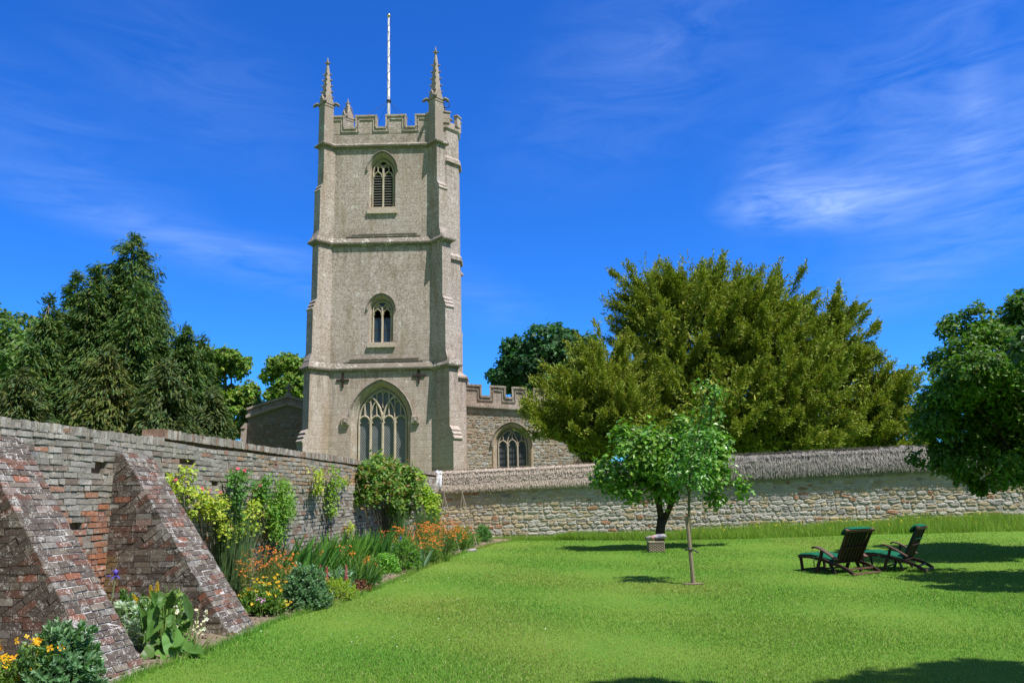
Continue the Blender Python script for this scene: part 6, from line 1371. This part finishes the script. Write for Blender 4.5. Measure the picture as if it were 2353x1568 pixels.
# ================================================================== STEAMER CHAIRS
WOOD = (.038, .019, .013); WOODL = (.13, .075, .05); GRNC = (.007, .11, .055)
def steamer(label, loc, rot, strap=False):
    t = thing('deck_chair', label, 'deck chair', loc, 'wooden steamer chairs on the lawn', rot); hw = .28
    cw = lambda v=.18: cv(WOOD, v)
    def curve(mb, pts, w, h, col):
        pts = np.array(pts, float); n = 4 * (len(pts) - 1) + 1; u = np.linspace(0, len(pts) - 1, n); i = np.clip(u.astype(int), 0, len(pts) - 2); f = (u - i)[:, None]; Pm = np.vstack([2 * pts[0] - pts[1], pts, 2 * pts[-1] - pts[-2]]); p0, p1, p2, p3 = Pm[i], Pm[i + 1], Pm[i + 2], Pm[i + 3]
        q = .5 * ((2 * p1) + (-p0 + p2) * f + (2 * p0 - 5 * p1 + 4 * p2 - p3) * f ** 2 + (-p0 + 3 * p1 - 3 * p2 + p3) * f ** 3)
        tg = norm(np.gradient(q, axis=0)); sd_ = np.array([0, 1., 0]); rings = []
        for p, k in zip(q, tg): upv = np.cross(k, sd_); rings.append(np.array([p + sd_ * a * w / 2 + upv * b * h / 2 for a, b in ((-1, -1), (1, -1), (1, 1), (-1, 1))]))
        mb.loft(rings, col)
    for sy in (-1, 1):
        y = sy * hw
        mb = MB(); curve(mb, [(-.02, y, .03), (.14, y, .115), (.34, y, .19), (.58, y, .245), (.85, y, .315), (1.02, y, .325)], .035, .065, cw()); mb.build('side_rail', M_teak, t, local=True)
        mb = MB(); curve(mb, [(.98, y + sy * .04, .0), (.90, y + sy * .04, .18), (.80, y + sy * .04, .38), (.745, y + sy * .04, .525)], .035, .06, cw()); mb.build('leg', M_teak, t, local=True)
        mb = MB(); mb.bar((.50, y, .02), (.62, y, .26), .035, .05, (0, 1, 0), cw()); mb.build('leg', M_teak, t, local=True)
        mb = MB(); curve(mb, [(1.0, y + sy * .045, .56), (.93, y + sy * .045, .585), (.78, y + sy * .045, .55), (.58, y + sy * .045, .455), (.36, y + sy * .045, .335)], .075, .03, cv(WOODL, .1)); mb.build('armrest', M_teak, t, local=True)
        mb = MB(); curve(mb, [(1.02, y * .86, .325), (1.3, y * .86, .345), (1.58, y * .86, .34)], .03, .05, cw()); mb.bar((1.50, y * .86, .0), (1.52, y * .86, .33), .04, .04, (0, 1, 0), cw()); mb.build('footrest_leg', M_teak, t, local=True)
    mb = MB(); mb.bar((.0, -hw - .02, .035), (.0, hw + .02, .035), .07, .03, (0, 0, 1), cv(WOODL, .1)); mb.bar((.16, -hw, .125), (.16, hw, .125), .06, .03, (0, 0, 1), cv(WOODL, .1)); mb.build('rear_crossbar', M_teak, t, local=True)
    mb = MB(); mb.bar((.93, -hw, .10), (.93, hw, .10), .03, .03, (0, 0, 1), cw()); mb.bar((1.5, -hw * .86, .07), (1.5, hw * .86, .07), .03, .03, (0, 0, 1), cw()); mb.build('stretcher', M_teak, t, local=True)
    # back: two stiles, head rail, slats
    bx = lambda f: np.array([.50 - .44 * f, 0, .20 + .72 * f]); mb = MB()
    for sy in (-1, 1): mb.bar(bx(0) + np.array([0, sy * .235, 0]), bx(1) + np.array([0, sy * .255, 0]), .04, .045, (0, 1, 0), cw())
    for k in range(6): y = -.17 + k * .068; mb.bar(bx(.06) + np.array([0, y, 0]), bx(.97) + np.array([0, y * 1.06, 0]), .038, .012, (.85, 0, .52), cw())
    for f in (.08, .52): mb.bar(bx(f) + np.array([-.02, -.25, 0]), bx(f) + np.array([-.02, .25, 0]), .02, .05, (.85, 0, .52), cw())
    bk = mb.build('backrest', M_teak, t, local=True)
    mb = MB(); q = bx(1.03); mb.cbox(q, np.array([[0, 1., 0], [.52, 0, -.85], [.85, 0, .52]]), (.60, .055, .07), cv(WOODL, .08)); mb.build('head_rail', M_teak, bk, local=True)
    mb = MB()
    for k in range(6): x = .60 + k * .075; mb.bar((x, -hw, .262 + k * .012), (x, hw, .262 + k * .012), .05, .014, (0, 0, 1), cw())
    for k in range(6): x = 1.09 + k * .085; mb.bar((x, -hw * .86, .362), (x, hw * .86, .362), .05, .014, (0, 0, 1), cw())
    mb.build('seat_slats', M_teak, t, local=True)
    def pad(path, wid, th, name):
        mb = MB(); path = np.array(path, float); tg = norm(np.gradient(path, axis=0)); rings = []
        for i, (p, k) in enumerate(zip(path, tg)):
            upv = np.cross(k, (0, 1., 0)); upv = upv if upv[2] > 0 or abs(upv[2]) < .2 else -upv; th2 = th * (.55 if i in (0, len(path) - 1) else 1); rings.append(np.array([p + np.array([0, a * wid / 2, 0]) + upv * b * th2 for a, b in ((-1, .15), (-.97, .6), (-.85, .95), (-.3, 1.0), (.3, 1.0), (.85, .95), (.97, .6), (1, .15), (.9, 0), (-.9, 0))]))
        mb.loft(rings, GRNC); return mb.build(name, M_cloth, t, True, local=True)
    pad([(.50, 0, .27), (.62, 0, .285), (.80, 0, .32), (.98, 0, .35), (1.06, 0, .372)], .50, .055, 'seat_cushion')
    pad([(1.07, 0, .374), (1.2, 0, .378), (1.4, 0, .376), (1.57, 0, .365), (1.63, 0, .35)], .47, .055, 'footrest_cushion')
    nb = np.array([.85, 0, .52]); bp = [bx(f) + nb * .025 for f in (.08, .3, .6, .85, 1.0)]; mb = MB(); rings = []
    for i, p in enumerate(bp): e = .6 if i in (0, 4) else 1; rings.append(np.array([p + np.array([0, a * .235, 0]) + nb * b * .055 * e for a, b in ((-1, .1), (-.95, .8), (-.3, 1), (.3, 1), (.95, .8), (1, .1), (.9, 0), (-.9, 0))]))
    mb.loft(rings, GRNC); mb.build('back_cushion', M_cloth, t, True, local=True)
    # head pillow folded over the head rail, strap behind
    mb = MB(); rings = []
    for f, o_, th in ((.80, .13, .02), (.84, .145, .05), (.93, .12, .075), (1.02, .085, .075), (1.075, .03, .05), (1.09, -.02, .02)): p = bx(f) + nb * o_; rings.append(np.array([p + np.array([0, a * .24, 0]) + nb * b * th for a, b in ((-1, -.2), (-.96, .5), (-.4, .9), (.4, .9), (.96, .5), (1, -.2), (.5, -.5), (-.5, -.5))]))
    mb.loft(rings, GRNC); mb.build('head_pillow', M_cloth, t, True, local=True)
    if strap: mb = MB(); mb.bar(bx(.70) - nb * .035 + np.array([0, -.26, 0]), bx(.72) - nb * .035 + np.array([0, .26, 0]), .035, .006, (.85, 0, .52), GRNC); mb.build('strap', M_cloth, bk, local=True)
    for x, y in ((1.06, .27), (1.06, -.27), (.55, .28), (.55, -.28), (1.1, .26)): mb = MB(); mb.tube([(x, y, .36), (x + .02, y, .22), (x + .01, y, .10)], .005, 4, (.02, .10, .06)); mb.build('tie_cord', M_cloth, t, local=True)
    return t
def heading(v): return math.atan2(v[1], v[0])
c1 = at(1990, 15.5); steamer('deck chair with green cushions turned squarely away, nearer the young tree', c1, heading((-.52, .85))).scale = (.78, 1.40, .86)
c2 = at(2134, 15.9); steamer('deck chair with green cushions and strap across its back, beside the tree shade', c2, heading((-.80, .60)), True).scale = (.73, 1.40, .86)

# ================================================================== GRASS
def blades(n, X, Y, h, w, cols, lean=.35, z=None):
    mb = MB(); b = np.stack([X, Y, gz(X, Y) - .004 if z is None else z], 1); a = RNG.random(n) * 6.283; d = np.stack([np.cos(a), np.sin(a), np.zeros(n)], 1); t = RNG.normal(0, lean, (n, 3)); t[:, 2] = 1; t = norm(t)
    V = np.stack([b - d * w[:, None] / 2, b + d * w[:, None] / 2, b + t * h[:, None]], 1); mb.add_np(V.reshape(-1, 3), np.arange(3 * n).reshape(n, 3), np.repeat(cols, 3, 0)); return mb
def grass_cols(X, Y, n):
    f = .5 + .5 * np.sin(X * 1.1 + 2 * np.sin(Y * .7)) * np.sin(Y * .9 + 1.5 * np.sin(X * .5)); g = RNG.random(n)
    c = np.outer(1 - f, (.135, .33, .045)) + np.outer(f, (.21, .35, .06)); pt = np.clip(.5 + .5 * np.sin(X * .55 + 1.9 * np.sin(Y * .37 + 1)) * np.sin(Y * .48 + 1.3 * np.sin(X * .8)) + RNG.normal(0, .12, n) - .55, 0, 1)[:, None] * 1.3; c = c * (1 - pt) + np.array([.36, .36, .10]) * pt; dry = g > .95; c[dry] = (.45, .42, .20); return np.clip(c * RNG.uniform(.7, 1.3, (n, 1)), .005, .9)
n = 620000; u = RNG.random(n); Y = 7.2 * (27.5 / 7.2) ** u; X = RNG.uniform(-1, 1, n) * (.70 * Y + .6); dY = np.interp(Y, EDGE[:, 1], EDGE[:, 0]); ok = (X > dY + RNG.normal(0, .03, n)) & (Y < 27.6 - KW * (X + 2.7)); X, Y = X[ok], Y[ok]; n = len(X)
h = RNG.uniform(.014, .034, n) * (1 + .35 * (Y / 28)); w = .0035 + .00055 * Y
tag(blades(n, X, Y, h, w * RNG.uniform(.8, 1.4, n), grass_cols(X, Y, n), .45).build('lawn_grass', M_grass), 'short mown grass covering the lawn', 'grass', kind='stuff')
# unmown fringe along the bed and long grass below the stone wall
n = 9000; Y = RNG.uniform(7.5, 27, n); X = edge_x(Y) + np.abs(RNG.normal(0, .05, n)) - .05; tag(blades(n, X, Y, RNG.uniform(.05, .14, n), RNG.uniform(.006, .012, n), grass_cols(X, Y, n), .5).build('edge_grass', M_grass), 'longer uncut grass fringing the flower border', 'grass', kind='stuff')
n = 60000; s = RNG.uniform(4.2, 20.5, n) ; s = np.where(RNG.random(n) < .12, RNG.uniform(.9, 6, n), s); dd = np.abs(RNG.random(n)) ** 1.3 * np.interp(s, [0, 4.5, 7, 10, 21], [.25, .5, 1.2, 2.2, 2.8]); p = S0 + np.outer(s, SU) + np.outer(dd + .05, SN); X, Y = p[:, 0], p[:, 1]
lump = .55 + .45 * np.sin(s * 2.1 + np.sin(dd * 3)) * np.sin(s * .9 + dd * 2); hh = RNG.uniform(.12, .40, n) * (.55 + .6 * lump) * np.interp(s, [0, 4.5, 8, 21], [.5, .7, 1.0, 1.25]); g = RNG.random(n)
cols = np.where((g < .6)[:, None], (.20, .38, .045), (.28, .42, .075)) * RNG.uniform(.7, 1.25, (n, 1)); cols[g > .93] = (.36, .36, .14)
tag(blades(n, X, Y, hh, RNG.uniform(.010, .02, n), cols, .28).build('long_grass', M_grass), 'long uncut grass along the foot of the stone wall', 'grass', kind='stuff')
n = 260; s = RNG.uniform(8, 17, n); dd = RNG.uniform(.2, 2.4, n); p = S0 + np.outer(s, SU) + np.outer(dd, SN); mb = MB(); pts = [np.array([x, y, float(gz(x, y)) + random.uniform(.2, .46)]) for x, y in p[:, :2]]; flowers(mb, pts, .034, [(.85, .65, .03)], 5)
tag(mb.build('buttercups', M_petal), 'tiny yellow buttercups scattered through the long grass', 'flowers', kind='stuff')
# daisies on the lawn
n = 100; Y = RNG.uniform(9, 24, n); X = edge_x(Y) + np.abs(RNG.normal(0, 1.6, n)) + .1; mb = MB(); flowers(mb, [np.array([x, y, float(gz(x, y)) + .05]) for x, y in zip(X, Y)], .012, [(.85, .85, .8)], 6)
tag(mb.build('daisies', M_petal), 'tiny white daisies dotted over the lawn near the border', 'flowers', kind='stuff')
